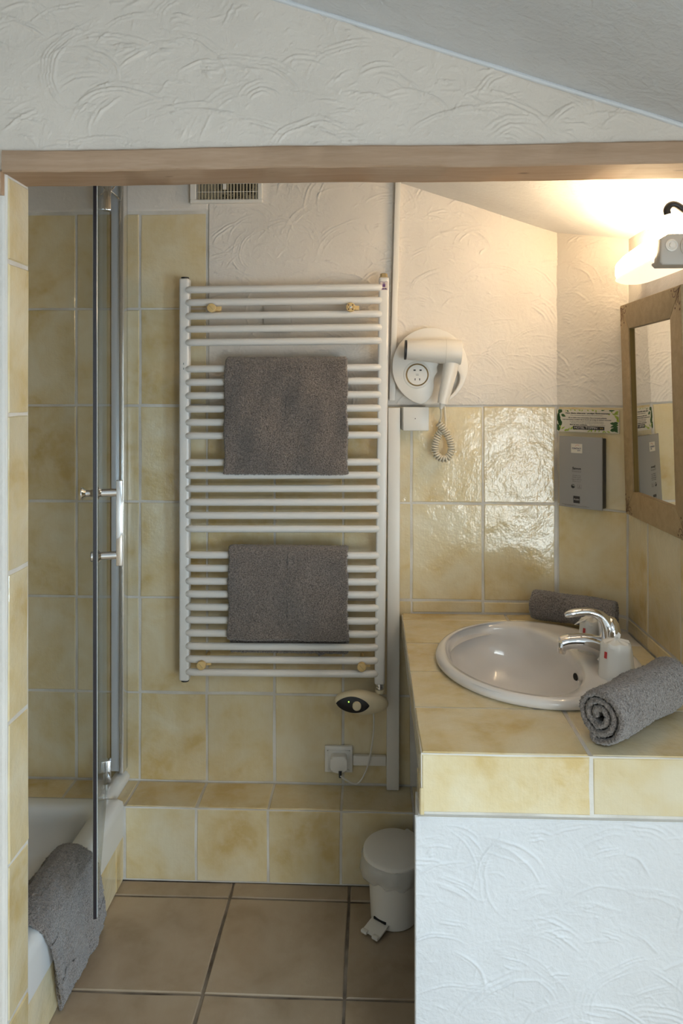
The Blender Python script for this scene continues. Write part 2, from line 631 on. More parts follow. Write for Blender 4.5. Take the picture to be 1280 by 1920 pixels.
def terry(name, parent, path, thick, L0, L1, fn, ds=.0024, pile=.0008, seed=0, wob=None, m=None):
    rg = np.random.RandomState(seed)
    p = resample(path, ds)
    t = np.gradient(p, axis=0)
    t /= np.linalg.norm(t, axis=1)[:, None] + 1e-9
    n = np.stack([-t[:, 1], t[:, 0]], 1)
    K = len(p)
    q = thick / 2
    nl = max(4, int((L1 - L0) / ds))
    Ls = np.linspace(L0, L1, nl + 1)
    rows = []
    for l in Ls:
        e = min(l - L0, L1 - l)
        k = math.sqrt(max(0.02, 1 - max(0, 1 - e / (thick * .55)) ** 2))
        out = p + n * q * k
        inn = p - n * q * k
        c1 = [p[-1] + t[-1] * q * .8 * k + n[-1] * q * .5 * k * s for s in (1, -1)]
        c0 = [p[0] - t[0] * q * .8 * k + n[0] * q * .5 * k * s for s in (-1, 1)]
        rows.append(np.concatenate([out, c1, inn[::-1], c0]))
    A = np.array(rows)                                  # nl+1, P, 2
    Lg = np.tile(Ls[:, None], (1, A.shape[1]))
    X = np.array(fn(A[..., 0], A[..., 1], Lg))          # 3, nl+1, P
    X = np.moveaxis(X, 0, -1)
    if wob is not None:
        X = wob(X, A, Lg)
    du = np.roll(X, -1, 1) - np.roll(X, 1, 1)
    dv = np.gradient(X, axis=0)
    N = np.cross(du, dv)
    N /= np.linalg.norm(N, axis=-1)[..., None] + 1e-12
    X = X + N * (rg.normal(0, pile, X.shape[:2]))[..., None] + rg.normal(0, pile * .45, X.shape)
    nP = A.shape[1]
    idx = np.arange((nl + 1) * nP).reshape(nl + 1, nP)
    a, b = idx[:-1], idx[1:]
    F = np.stack([a, np.roll(a, -1, 1), np.roll(b, -1, 1), b], -1).reshape(-1, 4)
    caps = []
    for row, fl in ((idx[0], 1), (idx[-1], 0)):
        o_, i_ = row[:K], row[K + 2:2 * K + 2][::-1]
        for i in range(K - 1):
            fq = (o_[i], o_[i + 1], i_[i + 1], i_[i])
            caps.append(fq if fl == 0 else fq[::-1])
    F = np.concatenate([F, np.array(caps)])
    me = grid_mesh(name, X.reshape(-1, 3), F)
    bm = bmesh.new(); bm.from_mesh(me)
    bmesh.ops.recalc_face_normals(bm, faces=bm.faces)
    bm.to_mesh(me); bm.free()
    finish(me, m or M['terry'], 180)
    return link(bpy.data.objects.new(name, me), parent)

def text(name, s, size, xf, m, parent, bold=0.0, align='CENTER', fit=None):
    cu = bpy.data.curves.new(name, 'FONT')
    cu.body = s
    cu.size = size
    cu.align_x = align
    cu.align_y = 'CENTER'
    cu.offset = bold
    cu.extrude = 0.00012
    cu.resolution_u = 2
    tmp = bpy.data.objects.new('tmp', cu)
    C.objects.link(tmp)
    bpy.context.view_layer.update()
    me = bpy.data.meshes.new_from_object(tmp.evaluated_get(bpy.context.evaluated_depsgraph_get()))
    bpy.data.objects.remove(tmp)
    if fit and len(me.vertices):
        xs = [v.co.x for v in me.vertices]
        k = fit / (max(xs) - min(xs))
        me.transform(Matrix.Scale(k, 4, (1, 0, 0)))
    me.transform(xf)
    me.materials.clear()
    me.materials.append(m)
    me.name = name
    return link(bpy.data.objects.new(name, me), parent)

# ================================================================== THE SETTING
CEIL = lambda x: 2.0054 - 0.331 * x
YB = 2.2                      # tile face of the back wall
COLS = [-1.49, -1.285, -1.085, -0.882, -0.690, -0.488, -0.287, -0.084, 0.117, 0.326, 0.536]
ROWS = [0.2065, 0.469, 0.752, 1.0375, 1.3235, 1.612, 1.897]

def struct(o):
    o['kind'] = 'structure'
    return o

# floor
fl = struct(obj('floor', box(-1.7, 1.9, -1.7, 2.4, -.12, -.004), M['floor_grout'], None, 0))
fx = [-0.382 + .3215 * i for i in range(-3, 8)]
fy = [1.998 - .3235 * i for i in range(0, 12)][::-1] + [2.063]
fx = [x for x in fx if -1.62 < x < 1.82]
tile_grid(fl, (0, 0, 0), (1, 0, 0), (0, 1, 0), fx, fy, .007, M['floor_tile'])

# back wall
wb = struct(obj('wall_back', box(-1.6, .95, 2.2018, 2.36, 0, 2.62), M['grout'], None, 0))
for i, (a, b) in enumerate(zip(COLS[:-1], COLS[1:])):
    rows = ROWS if b < -.4 else ROWS[:5]
    if a > .09:
        rows = [.7145, .752, 1.0375, 1.3235]
    tile_grid(wb, (0, YB, 0), (1, 0, 0), (0, 0, 1), [a, b], rows)
plaster('plaster', wb, (-.484, 2.1975, 1.3235), (1, 0, 0), (0, 0, 1), 1.030, .74, .0022, 11, dens=480, amp=2.6,
        top=lambda x: CEIL(x - .484) - 1.327 + .01)
plaster('plaster', wb, (-1.5, 2.1975, 1.902), (1, 0, 0), (0, 0, 1), 1.018, .6, .004, 12)
# the tiled ledge along the foot of the back wall
led = struct(obj('trim_1', box(-1.5, .7, 2.0618, 2.2018, 0, .2047), M['grout'], None, 0))
tile_grid(led, (0, 2.060, 0), (1, 0, 0), (0, 0, 1), COLS[3:], [0.0, .2045])
tile_grid(led, (0, 0, .2065), (1, 0, 0), (0, 1, 0), COLS, [2.0605, 2.2])

# the diagonal corner wall between the back wall and the right wall
S2 = math.sqrt(.5)
dg_u, dg_n = (S2, -S2, 0), (-S2, -S2, 0)
wd = struct(obj('wall_corner', prism([(-.02, 0), (.235, 0), (.235, 1.9), (-.02, 1.9)], .10, frame((.540, 2.2, 0), dg_u, (0, 0, 1)) @ Matrix.Translation((0, 0, -.1018))), M['grout'], None, 0))
tile_grid(wd, (.540, 2.2, 0), dg_u, (0, 0, 1), [.002, .214], [.7145, .752, 1.0375, 1.3235])
plaster('plaster', wd, (.538 + .0025 * -S2, 2.202 - .0025 * S2, 1.3235), dg_u, (0, 0, 1), .222, .56, .0026, 13, dens=480, amp=2.2,
        top=lambda t: CEIL(.538 + t * S2) - 1.327 + .01)

# right wall of the wash corner (mirror wall)
XR = .692
wr = struct(obj('wall_right', box(XR + .0018, .95, 1.546, 2.2, 0, 2.0), M['grout'], None, 0))
RY = [1.548, 1.705, 1.905, 2.047]
tile_grid(wr, (XR, 0, 0), (0, -1, 0), (0, 0, 1), [-y for y in RY[::-1]], [.7145, .752, 1.0375, 1.3235])
plaster('plaster', wr, (XR + .0025, 2.055, 1.3235), (0, -1, 0), (0, 0, 1), .508, CEIL(XR) - 1.327, .004, 14, dens=120)

# ceiling: one slope falling to the right
bm = bmesh.new()
for x0, x1, y0, y1 in ((-1.75, 1.95, .05, 2.38), (-1.75, 1.95, -1.72, -.75), (-1.75, .30, -.75, .05), (.92, 1.95, -.75, .05)):  # strips leave a hole for the added roof window
    q = prism([(x0, CEIL(x0) + .006), (x1, CEIL(x1) + .006), (x1, CEIL(x1) + .05), (x0, CEIL(x0) + .05)], y1 - y0, frame((0, y1, 0), (1, 0, 0), (0, 0, 1)))
    me = bpy.data.meshes.new('tmp'); q.to_mesh(me); bm.from_mesh(me); bpy.data.meshes.remove(me); q.free()
cl = struct(obj('ceiling', bm, M['plaster_white'], None, 0))
cs = math.sqrt(1 + .331 ** 2)
plaster('plaster', cl, (-.45, 0.55, CEIL(-.45)), (0, 1, 0), (1 / cs, 0, -.331 / cs), 1.70, 1.30 * cs, .0042, 15, m=M['plaster_white'], dens=60, amp=.6)

# front wall with the wide opening
YF, XJ = 1.32, -.657
bm = bmesh.new()
box(-1.7, XJ - .0035, YF + .003, 1.41, 0, 1.757, bm=bm)
box(.952, 1.9, YF + .003, 1.41, 0, 1.30, bm=bm)
wf = struct(obj('wall_front', bm, M['room'], None, 0))
hd = obj('lintel_wall', prism([(-1.7, 1.757), (.95, 1.757), (.74, 1.762), (-1.7, CEIL(-1.7) + .004)], .086, WALLF(0, 1.41, 0)), M['room'], wf, 0)
plaster('plaster', wf, (-.80, YF + .0005, 1.760), (1, 0, 0), (0, 0, 1), 1.75, .50, .0021, 21, m=M['plaster_warm'],
        top=lambda x: max(.002, CEIL(x - .80) - 1.760 + .004), dens=520, amp=3.3)
plaster('plaster', wf, (-.86, YF + .0005, 0.0), (1, 0, 0), (0, 0, 1), .86 - .6585, 1.757, .004, 22, dens=120)
obj('caulk_line', tube([(-.9 + .08 * i, YF - .001, CEIL(-.9 + .08 * i) - .003 + random.uniform(-.001, .001)) for i in range(24)], .0045, 8), M['plaster_white'], wf)
# tiled jamb of the opening
JZ = [0.0, .215, .5003, .7589, 1.0313, 1.3195, 1.5978, 1.754]
tile_grid(wf, (XJ, 1.326, 0), (0, 1, 0), (0, 0, 1), [0.0, .084], JZ, .007)
obj('grout_bed', box(XJ - .03, XJ - .0018, 1.326, 1.409, 0, 1.754), M['grout'], wf, 0)

# beam over the opening
def beam(name, x0, x1, y0, y1, z0, z1, seed):
    rg = random.Random(seed)
    N = 60
    b = bmesh.new()
    rings = []
    for i in range(N + 1):
        x = x0 + (x1 - x0) * i / N
        j = lambda a: rg.uniform(-a, a)
        sec = []
        for (yy, zz, sy, sz) in ((y0, z0, 1, 1), (y0, z1, 1, -1), (y1, z1, -1, -1), (y1, z0, -1, 1)):
            c = .003
            pr = [(yy + sy * c, zz), (yy, zz + sz * c)]
            if (sy, sz) in ((1, -1), (-1, 1)): pr = pr[::-1]
            for p in pr:
                sec.append(b.verts.new((x, p[0] + j(.0006), p[1] + j(.0006) + .0012 * math.sin(x * 9 + seed))))
        rings.append(sec)
    for i in range(N):
        for k in range(8):
            q = (k + 1) % 8
            b.faces.new((rings[i][k], rings[i][q], rings[i + 1][q], rings[i + 1][k]))
    b.faces.new(rings[0]); b.faces.new(rings[-1][::-1])
    return obj(name, b, M['beam'], None, 40)
bw = struct(beam('trim_2', -.6605, .952, 1.309, 1.4055, 1.7545, 1.7935, 3))
tag(bw, 'pale brown wooden beam across the top of the tiled opening')
bw2 = struct(beam('trim_3', -1.3, -.6615, 1.309, 1.34, 1.716, 1.758, 5))
tag(bw2, 'short lower wooden beam left of the opening')

# the rest of the front room (behind and beside the camera)
wl = struct(obj('wall_left', box(-1.7, -1.6, -1.7, 2.2, 0, 2.6), M['room'], None, 0))
struct(obj('wall_shower', box(-1.6, -1.5, 1.41, 2.2, 0, 2.6), M['grout'], None, 0))
def holed(name, xf, W, H, holes, th, m):
    """wall W x H in local xy with rectangular holes (x0,x1,y0,y1)"""
    xs = sorted({0, W} | {h for q in holes for h in q[:2]})
    ys = sorted({0, H} | {h for q in holes for h in q[2:]})
    b = bmesh.new()
    for a, c in zip(xs[:-1], xs[1:]):
        for d, e in zip(ys[:-1], ys[1:]):
            mx, my = (a + c) / 2, (d + e) / 2
            if any(q[0] < mx < q[1] and q[2] < my < q[3] for q in holes): continue
            box(a, c, d, e, 0, th, bm=b)
    bmesh.ops.transform(b, matrix=xf, verts=b.verts)
    return struct(obj(name, b, m, None, 0))
holed('wall_rear', frame((1.9, -1.6, 0), (-1, 0, 0), (0, 0, 1)), 3.6, 2.6,
      [(.32, .98, .15, 1.16)], -.1, M['room'])
holed('wall_side', frame((1.8, -1.6, 0), (0, 1, 0), (0, 0, 1)) @ Matrix.Translation((0, 0, -.1)), 3.0, 1.45,
      [(.37, 1.33, .15, 1.20)], .1, M['room'])
def window(name, xf, w, h):
    t = struct(bpy.data.objects.new(name, None)); C.objects.link(t)
    t.matrix_world = xf
    b = bmesh.new()
    f = .045
    for q in ((0, f, 0, h), (w - f, w, 0, h), (f, w - f, 0, f), (f, w - f, h - f, h), (w / 2 - .02, w / 2 + .02, f, h - f)):
        box(*q, -.03, .02, .004, 1, bm=b)
    o = obj('window_frame', b, M['enamel'], None); o.parent = t
    for x0, x1 in ((f, w / 2 - .02), (w / 2 + .02, w - f)):
        g = obj('pane', box(x0, x1, f, h - f, -.008, -.003), M['glass'], None, 0); g.parent = t
window('window_1', frame((1.58, -1.62, .15), (-1, 0, 0), (0, 0, 1)), .66, 1.01)
window('window_2', frame((1.83, -1.23, .15), (0, 1, 0), (0, 0, 1)) , .96, 1.05)
window('added_roof_window', frame((.30, .05, CEIL(.30) + .03), (0, -1, 0), (1, 0, -.331)), .80, .655)  # made-up roof window, put in to bring top light onto the counter

# ================================================================== WASHBASIN COUNTER
XC, YC, ZC = .087, 1.343, .7144
vc = thing('washbasin_counter', 'tiled washbasin counter with white trowelled plaster front below the tiles', 'counter', (.39, 1.77, 0))
plaster('plaster_front', vc, (.077, 1.3345, 0.0), (1, 0, 0), (0, 0, 1), .875, .6035, .0017, 31, m=M['plaster_white'], dens=560, amp=2.2)
obj('front_wall', box(.083, .95, 1.3365, 1.42, 0, .6035), M['plaster_white'], vc, 0)
bm = bmesh.new()
box(XC + .0018, .95, YC + .0018, 1.545, .655, ZC - .0018, bm=bm)
box(XC + .0018, .56, 2.06, 2.19, .655, ZC - .0018, bm=bm)
box(XC + .0018, .185, 1.545, 2.06, .655, ZC - .0018, bm=bm)
box(.625, XR - .001, 1.545, 2.06, .655, ZC - .0018, bm=bm)
box(XC + .0018, .95, YC + .0018, 1.42, .6035, .655, bm=bm)
obj('grout_bed', bm, M['grout'], vc, 0)
tile_grid(vc, (0, YC, 0), (1, 0, 0), (0, 0, 1), [XC, .390, XR, .95], [.6045, ZC - .001], .006)
tile_grid(vc, (XC, 0, 0), (0, -1, 0), (0, 0, 1), [-2.2, -2.135, -1.936, -1.738, -1.54, -YC], [.656, ZC - .001], .005)
tile_grid(vc, (XC - .001, 0, 0), (0, -1, 0), (0, 0, 1), [-1.42, -1.34], [0.0, .18, .465, .654], .005)
BX, BY, BA, BB = .3925, 1.80, .2385, .275       # basin ellipse
def top_tile(x0, x1, y0, y1):
    g = .003
    x0, x1, y0, y1 = x0 + g, x1 - g, y0 + g, y1 - g
    inside = lambda x, y: ((x - BX) / (BA - .012)) ** 2 + ((y - BY) / (BB - .012)) ** 2 < 1
    corners = [(x0, y0), (x1, y0), (x1, y1), (x0, y1)]
    cxn, cyn = min(max(BX, x0), x1), min(max(BY, y0), y1)
    if not inside(cxn, cyn):
        return put_tile(vc, (x0, y0, ZC), (1, 0, 0), (0, 1, 0), x1 - x0, y1 - y0, None, .15)
    b = bmesh.new()
    nx, ny = int((x1 - x0) / .007), int((y1 - y0) / .007)
    V = {}
    def vert(i, j):
        if (i, j) not in V:
            V[i, j] = b.verts.new((x0 + (x1 - x0) * i / nx, y0 + (y1 - y0) * j / ny, 0))
        return V[i, j]
    for i in range(nx):
        for j in range(ny):
            mx, my = x0 + (x1 - x0) * (i + .5) / nx, y0 + (y1 - y0) * (j + .5) / ny
            if inside(mx, my): continue
            b.faces.new((vert(i, j), vert(i + 1, j), vert(i + 1, j + 1), vert(i, j + 1)))
    r = bmesh.ops.extrude_face_region(b, geom=list(b.faces))
    up = [e for e in r['geom'] if isinstance(e, bmesh.types.BMVert)]
    for q in up: q.co.z -= .008
    bmesh.ops.recalc_face_normals(b, faces=b.faces)
    bmesh.ops.translate(b, vec=(-x0, -y0, 0), verts=b.verts)
    me = bpy.data.meshes.new('tile')
    b.to_mesh(me); b.free()
    finish(me, M['tile'], 0)
    put_tile(vc, (x0, y0, ZC), (1, 0, 0), (0, 1, 0), x1 - x0, y1 - y0, None, .0, mesh=me)
CYR = [YC, 1.54, 1.738, 1.936, 2.135, 2.2]
for a, b_ in ((XC, .390), (.390, XR)):
    for c, d in zip(CYR[:-1], CYR[1:]):
        dd = d
        top_tile(a, b_ if d < 2.06 else min(b_, .60 if a > .3 else b_), c, dd)

top_tile(XR, .95, YC, 1.54)

# basin
ws = thing('washbasin', 'oval white ceramic drop-in washbasin set in the tiled counter', 'basin', (BX, BY, ZC))
N = 128
def ell(t, cx, cy, a, b, p=2.0):
    c, s = math.cos(t), math.sin(t)
    return cx + a * math.copysign(abs(c) ** (2 / p), c), cy + b * math.copysign(abs(s) ** (2 / p), s)
IX, IA, IB = .335, .151, .240
rings = []
def ring(fn, z):
    rings.append([(*fn(2 * math.pi * i / N), z if not callable(z) else z(2 * math.pi * i / N)) for i in range(N)])
ring(lambda t: ell(t, BX, BY, BA - .03, BB - .03), ZC - .006)
ring(lambda t: ell(t, BX, BY, BA - .004, BB - .004), ZC + .0015)
ring(lambda t: ell(t, BX, BY, BA, BB), ZC + .006)
ring(lambda t: ell(t, BX, BY, BA - .001, BB - .001), ZC + .013)
ring(lambda t: ell(t, BX, BY, BA - .006, BB - .006), ZC + .019)
ring(lambda t: ell(t, BX, BY, BA - .014, BB - .014), ZC + .0225)
ring(lambda t: ell(t, BX, BY, BA - .024, BB - .024), ZC + .022)
inner = lambda t, k=0.0: ell(t, IX, BY, IA - k, IB - k, 2.35)
ring(lambda t: tuple(.35 * p + .65 * q for p, q in zip(ell(t, BX, BY, BA - .026, BB - .026), inner(t, -.004))), ZC + .0195)
ring(lambda t: inner(t, -.004), ZC + .0185)
ring(lambda t: inner(t, .001), ZC + .0155)
ring(lambda t: inner(t, .005), ZC + .009)
D = .150
for k in range(1, 15):
    s = k / 14
    sc = math.cos(s * math.pi / 2) ** .62
    zz = ZC + .009 - D * math.sin(s * math.pi / 2) ** .95
    dr = (IX - .01, BY)
    def f(t, sc=sc, s=s):
        x, y = inner(t, .007)
        e = max(sc, .09)
        return dr[0] * (1 - e) + x * e + .012 * s, dr[1] * (1 - e) + y * e
    ring(f, zz)
v = [p for r_ in rings for p in r_]
f = []
for k in range(len(rings) - 1):
    for i in range(N):
        j = (i + 1) % N
        f.append((k * N + i, k * N + j, (k + 1) * N + j, (k + 1) * N + i))
f.append(tuple((len(rings) - 1) * N + i for i in range(N)))
bowl = raw('bowl', v, f, M['ceramic'], ws, 180)
# overflow slot on the tap side of the bowl, drain at the bottom
of = bmesh.new()
lathe([(.0, 0), (.009, 0.0), (.009, .002), (0.0001, .002)], 20, frame((.4755, 1.765, .6970), (0, 1, .0), (.35, 0, 1)) @ Matrix.Diagonal((1.7, .8, 1, 1)) @ Matrix.Translation((0, 0, -.0005)), bm=of, cap=False)
obj('overflow_slot', of, M['void'], ws)
obj('drain', lathe([(.02, 0), (.021, .003), (.012, .004), (.004, .002)], 28, Matrix.Translation((IX + .002, BY, ZC + .009 - D + .001))), M['chrome'], ws)

# tap
fc = thing('mixer_tap', 'chrome single-lever mixer tap on the right side of the washbasin', 'tap', (.575, 1.845, ZC + .0185))
fz = ZC + .0185
obj('body', lathe([(.0245, 0), (.0255, .003), (.0235, .008), (.022, .02), (.0215, .038), (.0225, .042)], 32,
    Matrix.Translation((.575, 1.845, fz))), M['chrome'], fc)
obj('spout', tube(spline([(.572, 1.845, fz + .018), (.548, 1.844, fz + .030), (.515, 1.842, fz + .037), (.48, 1.84, fz + .037), (.462, 1.839, fz + .033)], 6),
    [.021 - .0075 * min(1, i / 16) for i in range(25)], 18, flat=((0, 1, 0), 1.15)), M['chrome'], fc)
obj('aerator', cyl((.466, 1.839, fz + .036), (.463, 1.839, fz + .0165), .0105, 18, bev=.0015), M['chrome'], fc)
lv = tube(spline([(.577, 1.845, fz + .044), (.571, 1.845, fz + .066), (.556, 1.845, fz + .083), (.53, 1.844, fz + .091), (.5, 1.842, fz + .0905), (.472, 1.84, fz + .0855)], 6),
    [.0225, .0225, .022, .0215, .021, .0205, .0198, .019, .018, .017, .0158, .0146, .0134, .0124, .0116, .011, .0105, .0101, .0098, .0096, .0095, .0095, .0095, .0095, .0095, .0095, .0094, .009, .008, .0066, .0045], 18, flat=((.1, 0, 1), .72))
obj('lever', lv, M['chrome'], fc)
obj('lever_dome', lathe([(.0225, 0), (.0232, .006), (.0225, .018), (.019, .029), (.012, .037), (.003, .0405)], 32, Matrix.Translation((.580, 1.845, fz + .0425))), M['chrome'], fc)
obj('collar_ring', lathe([(.0228, 0), (.0228, .0015)], 32, Matrix.Translation((.577, 1.845, fz + .0415))), M['black'], fc)

fm = Matrix.Translation((.552, 1.767, fz)) @ Matrix.Diagonal((.98, 1.15, 1.27, 1)) @ Matrix.Translation((-.575, -1.845, -fz))
for o in fc.children:
    o.data.transform(fm)
    o.location += Vector((.575, 1.845, fz)) - Vector((.552, 1.767, fz))
fc.location = (.552, 1.767, fz)

# wrapped cups
def cup(label, x, y, rot, flap):
    z = ZC + .0185
    t = thing('wrapped_cup', label, 'cup', (x, y, z), 'film-wrapped cups on the washbasin')
    rg = random.Random(int(x * 1000))
    b = lathe([(.0375, 0), (.0378, .003), (.0355, .03), (.0325, .060), (.0312, .072), (.029, .0755), (.0, .0765)], 36, Matrix.Translation((x, y, z)), cap=False)
    obj('cup_body', b, M['film'], t)
    w = bmesh.new()
    prof = [(.0384, .0005), (.0392, .002), (.0365, .03), (.0340, .055), (.0328, .070), (.028, .077), (.018, .0795), (.007, .082), (.003, .086)]
    lathe(prof, 40, Matrix.Translation((x, y, z)), bm=w, cap=False)
    for q in w.verts:
        a = math.atan2(q.co.y - y, q.co.x - x)
        hh = q.co.z - z
        k = .0006 * math.sin(9 * a + 4) + (.0016 * math.sin(5 * a + hh * 90) if hh > .06 else 0)
        q.co.x += math.cos(a) * k; q.co.y += math.sin(a) * k
        if hh > .07: q.co.z += .0015 * math.sin(7 * a)
    obj('film_wrap', w, M['film'], t)
    b = bmesh.new()
    tp = [(0, 0), (.010, .002), (.012, .010), (.006, .016), (.002, .011), (-.003, .013), (-.005, .004)]
    b2 = prism(tp, .0008, Matrix.Translation((x, y, z + .081)) @ Matrix.Rotation(rot, 4, 'Z') @ Matrix.Rotation(R(90), 4, 'X'))
    obj('film_tuft', b2, M['film'], t)
    if flap:
        pts = [(x - .024, y - .01, z + .078), (x - .038, y - .012, z + .073), (x - .05, y - .013, z + .066)]
        obj('film_flap', tube(pts, [.006, .005, .001], 8, flat=((0, 0, 1), .2)), M['film'], t)
    a0 = R(208)
    r = .0365
    vs, fs = [], []
    for i in range(4):
        a = a0 + i * .07
        for hh, rr in ((.046, .0362), (.060, .0346)):
            vs.append((x + math.cos(a) * rr, y + math.sin(a) * rr, z + hh))
    for i in range(3):
        fs.append((i * 2, i * 2 + 2, i * 2 + 3, i * 2 + 1))
    o = raw('printed_mark', vs, fs, M['inkred'], t)
    o['label'] = 'small red printed mark'
cup('film-wrapped plastic cup in front of the tap, nearest the rolled towel', .541, 1.676, .4, False)
cup('film-wrapped plastic cup standing behind the chrome tap', .541, 1.842, 1.2, True)

# rolled towels
def spiral(r_out, r_in, turns, a0, n=260):
    return [((r_out + (r_in - r_out) * i / n) * math.cos(a0 + 2 * math.pi * turns * i / n),
             (r_out + (r_in - r_out) * i / n) * math.sin(a0 + 2 * math.pi * turns * i / n)) for i in range(n + 1)]

def roll(name, label, p0, p1, r, path, thick, seed, sq=1.0):
    p0, p1 = Vector(p0), Vector(p1)
    ax = (p1 - p0); L = ax.length; ax.normalize()
    e1 = Vector((0, 0, 1)).cross(ax).normalized()      # sideways
    e2 = ax.cross(e1).normalized()                     # up
    t = thing(name, label, 'towel', (p0 + p1) / 2 - Vector((0, 0, r)), 'grey rolled towels on the counter')
    def fn(a, b, l):
        x = p0.x + e1.x * a + e2.x * b * sq + ax.x * l
        y = p0.y + e1.y * a + e2.y * b * sq + ax.y * l
        z = p0.z + e1.z * a + e2.z * b * sq + ax.z * l
        return x, y, z
    def wob(X, A, Lg):
        k = .0016 * np.sin(Lg * 45 + A[..., 0] * 60) + .001 * np.sin(A[..., 1] * 120 + Lg * 30)
        rr = np.linalg.norm(A, axis=-1)[..., None]
        d = X - (np.array(p0) + Lg[..., None] * np.array(ax))
        X = X + d / (rr + 1e-6) * k[..., None]
        off = (A[..., 0] * .10 + .002 * np.sin(rr[..., 0] * 400)) * np.cos(Lg / L * math.pi)
        return X + off[..., None] * np.array(ax) * .35
    terry('cloth', t, path, thick, 0, L, fn, .0022, .00085, seed, wob)
    return t
R1 = .0525
pth = [(.014, -R1 + .0165), (.0155, -R1 + .0115), (.013, -R1 + .0075), (.006, -R1 + .006)] + spiral(R1 - .006, .008, -2.75, R(-97), 300)
roll('rolled_towel', 'dark grey rolled towel in front of the washbasin, lit from the right', (.413, 1.376, ZC + R1 + .004), (.615, 1.564, ZC + R1 + .004), R1,
     pth, .0108, 41)
R2 = .0475
roll('rolled_towel', 'dark grey rolled towel lying behind the tap against the corner tiles', (.452, 2.118, ZC + R2 + .003), (.650, 2.012, ZC + R2 + .003), R2,
     spiral(R2 - .0055, .008, 2.6, R(-60), 260), .0105, 42)

# ================================================================== MIRROR, LAMP, HOOK
mr = thing('wall_mirror', 'rectangular mirror in a stencilled pale wooden frame leaning from the right wall', 'mirror', (.682, 1.815, 1.04))
MW, MH = .39, .552
mu = Vector((0, -1, 0))
mv = Vector((-.028, 0, 1)).normalized()
MX = frame((.674, 2.012, 1.040), mu, mv)
# four mitred-look frame members around the opening
ow, oh = .062, .066
def member(name, poly):
    return obj(name, prism(poly, .02, MX @ Matrix.Translation((0, 0, -.02)), .0025, 2), M['frame_wood'], mr)
member('frame_stile', [(0, 0), (ow, oh), (ow, MH - oh), (0, MH)])
member('frame_stile', [(MW - ow, oh), (MW, 0), (MW, MH), (MW - ow, MH - oh)])
member('frame_rail', [(0, 0), (MW, 0), (MW - ow, oh), (ow, oh)])
member('frame_rail', [(ow, MH - oh), (MW - ow, MH - oh), (MW, MH), (0, MH)])
obj('mirror_glass', box(ow - .004, MW - ow + .004, oh - .004, MH - oh + .004, -.0115, -.0085, xf=MX), M['mirror'], mr, 0)
for q in ((ow, ow + .003, oh, MH - oh), (MW - ow - .003, MW - ow, oh, MH - oh)):
    o = obj('slip', box(*q, -.0088, -.003, xf=MX), M['gold'], mr, 0)
obj('back_board', box(.01, MW - .01, .01, MH - .01, -.024, -.0195, xf=MX), M['black'], mr, 0)
def ornament(cx, cy, sx, sy):
    b = bmesh.new()
    def st(pts, r=.0011):
        p = [MX @ Vector((cx + sx * x, cy + sy * y, .0003)) for x, y in pts]
        tube(spline(p, 5), r, 5, bm=b, flat=(tuple(mu.cross(mv)), .25))
    st([(.006, .006), (.018, .010), (.030, .012), (.036, .008), (.032, .004)])
    st([(.006, .006), (.010, .018), (.012, .032), (.008, .042), (.004, .036)])
    st([(.008, .008), (.018, .020), (.026, .034), (.024, .042)])
    st([(.010, .022), (.018, .028), (.016, .038)])
    st([(.020, .012), (.030, .022), (.040, .022), (.044, .014)])
    st([(.005, .050), (.008, .054)], .0022)
    st([(.047, .006), (.050, .008)], .0022)
    st([(.030, .046), (.032, .049)], .0022)
    o = obj('stencil_scroll', b, M['ornament'], mr)
for cx, cy, sx, sy in ((0, 0, 1, 1), (MW, 0, -1, 1), (0, MH, 1, -1), (MW, MH, -1, -1)):
    ornament(cx, cy, sx, sy)

lp = thing('wall_lamp', 'white lit wall lamp with grey switch block above the mirror', 'lamp', (.69, 1.70, 1.60))
# opal diffuser: superellipse sections along the wall
secs = []
PROF = ((1.937, .668, 1.652, 1.672), (1.931, .645, 1.643, 1.680), (1.915, .622, 1.638, 1.686), (1.88, .604, 1.635, 1.690),
        (1.80, .592, 1.633, 1.693), (1.70, .586, 1.632, 1.695), (1.62, .583, 1.632, 1.696), (1.585, .583, 1.632, 1.696))
def sections(prof, pw):
    v, f, n = [], [], 32
    for y, xo, zb, zt in prof:
        cx, cz = (xo + .69) / 2, (zb + zt) / 2
        v += [(cx + (.69 - xo) / 2 * math.copysign(abs(math.cos(a)) ** pw, math.cos(a)), y,
               cz + (zt - zb) / 2 * math.copysign(abs(math.sin(a)) ** pw, math.sin(a))) for a in [2 * math.pi * k / n for k in range(n)]]
    m_ = len(prof)
    f = [(k * n + i, k * n + (i + 1) % n, (k + 1) * n + (i + 1) % n, (k + 1) * n + i) for k in range(m_ - 1) for i in range(n)]
    return v, f + [tuple(range(n))[::-1], tuple((m_ - 1) * n + i for i in range(n))]
raw('diffuser', *sections(PROF, .62), M['diffuser'], lp, 60)
raw('base', *sections([(y + .001, xo + .001, zb - .004, zb + .014) for y, xo, zb, zt in PROF], .8), M['lamp_base'], lp, 60)
obj('back_plate', box(.684, .6915, 1.553, 1.930, 1.640, 1.692, .002), M['plastic'], lp)
bl = prism([(.0, .006), (.006, .0), (.11, 0), (.11, .066), (.018, .064), (.002, .054)], .045, frame((.590, 1.6, 1.622), (1, 0, 0), (0, 0, 1)), .004, 3)
obj('switch_block', bl, M['lampgrey'], lp, 50)
BK = frame((.590, 1.555, 1.622), (1, 0, 0), (0, 0, 1))
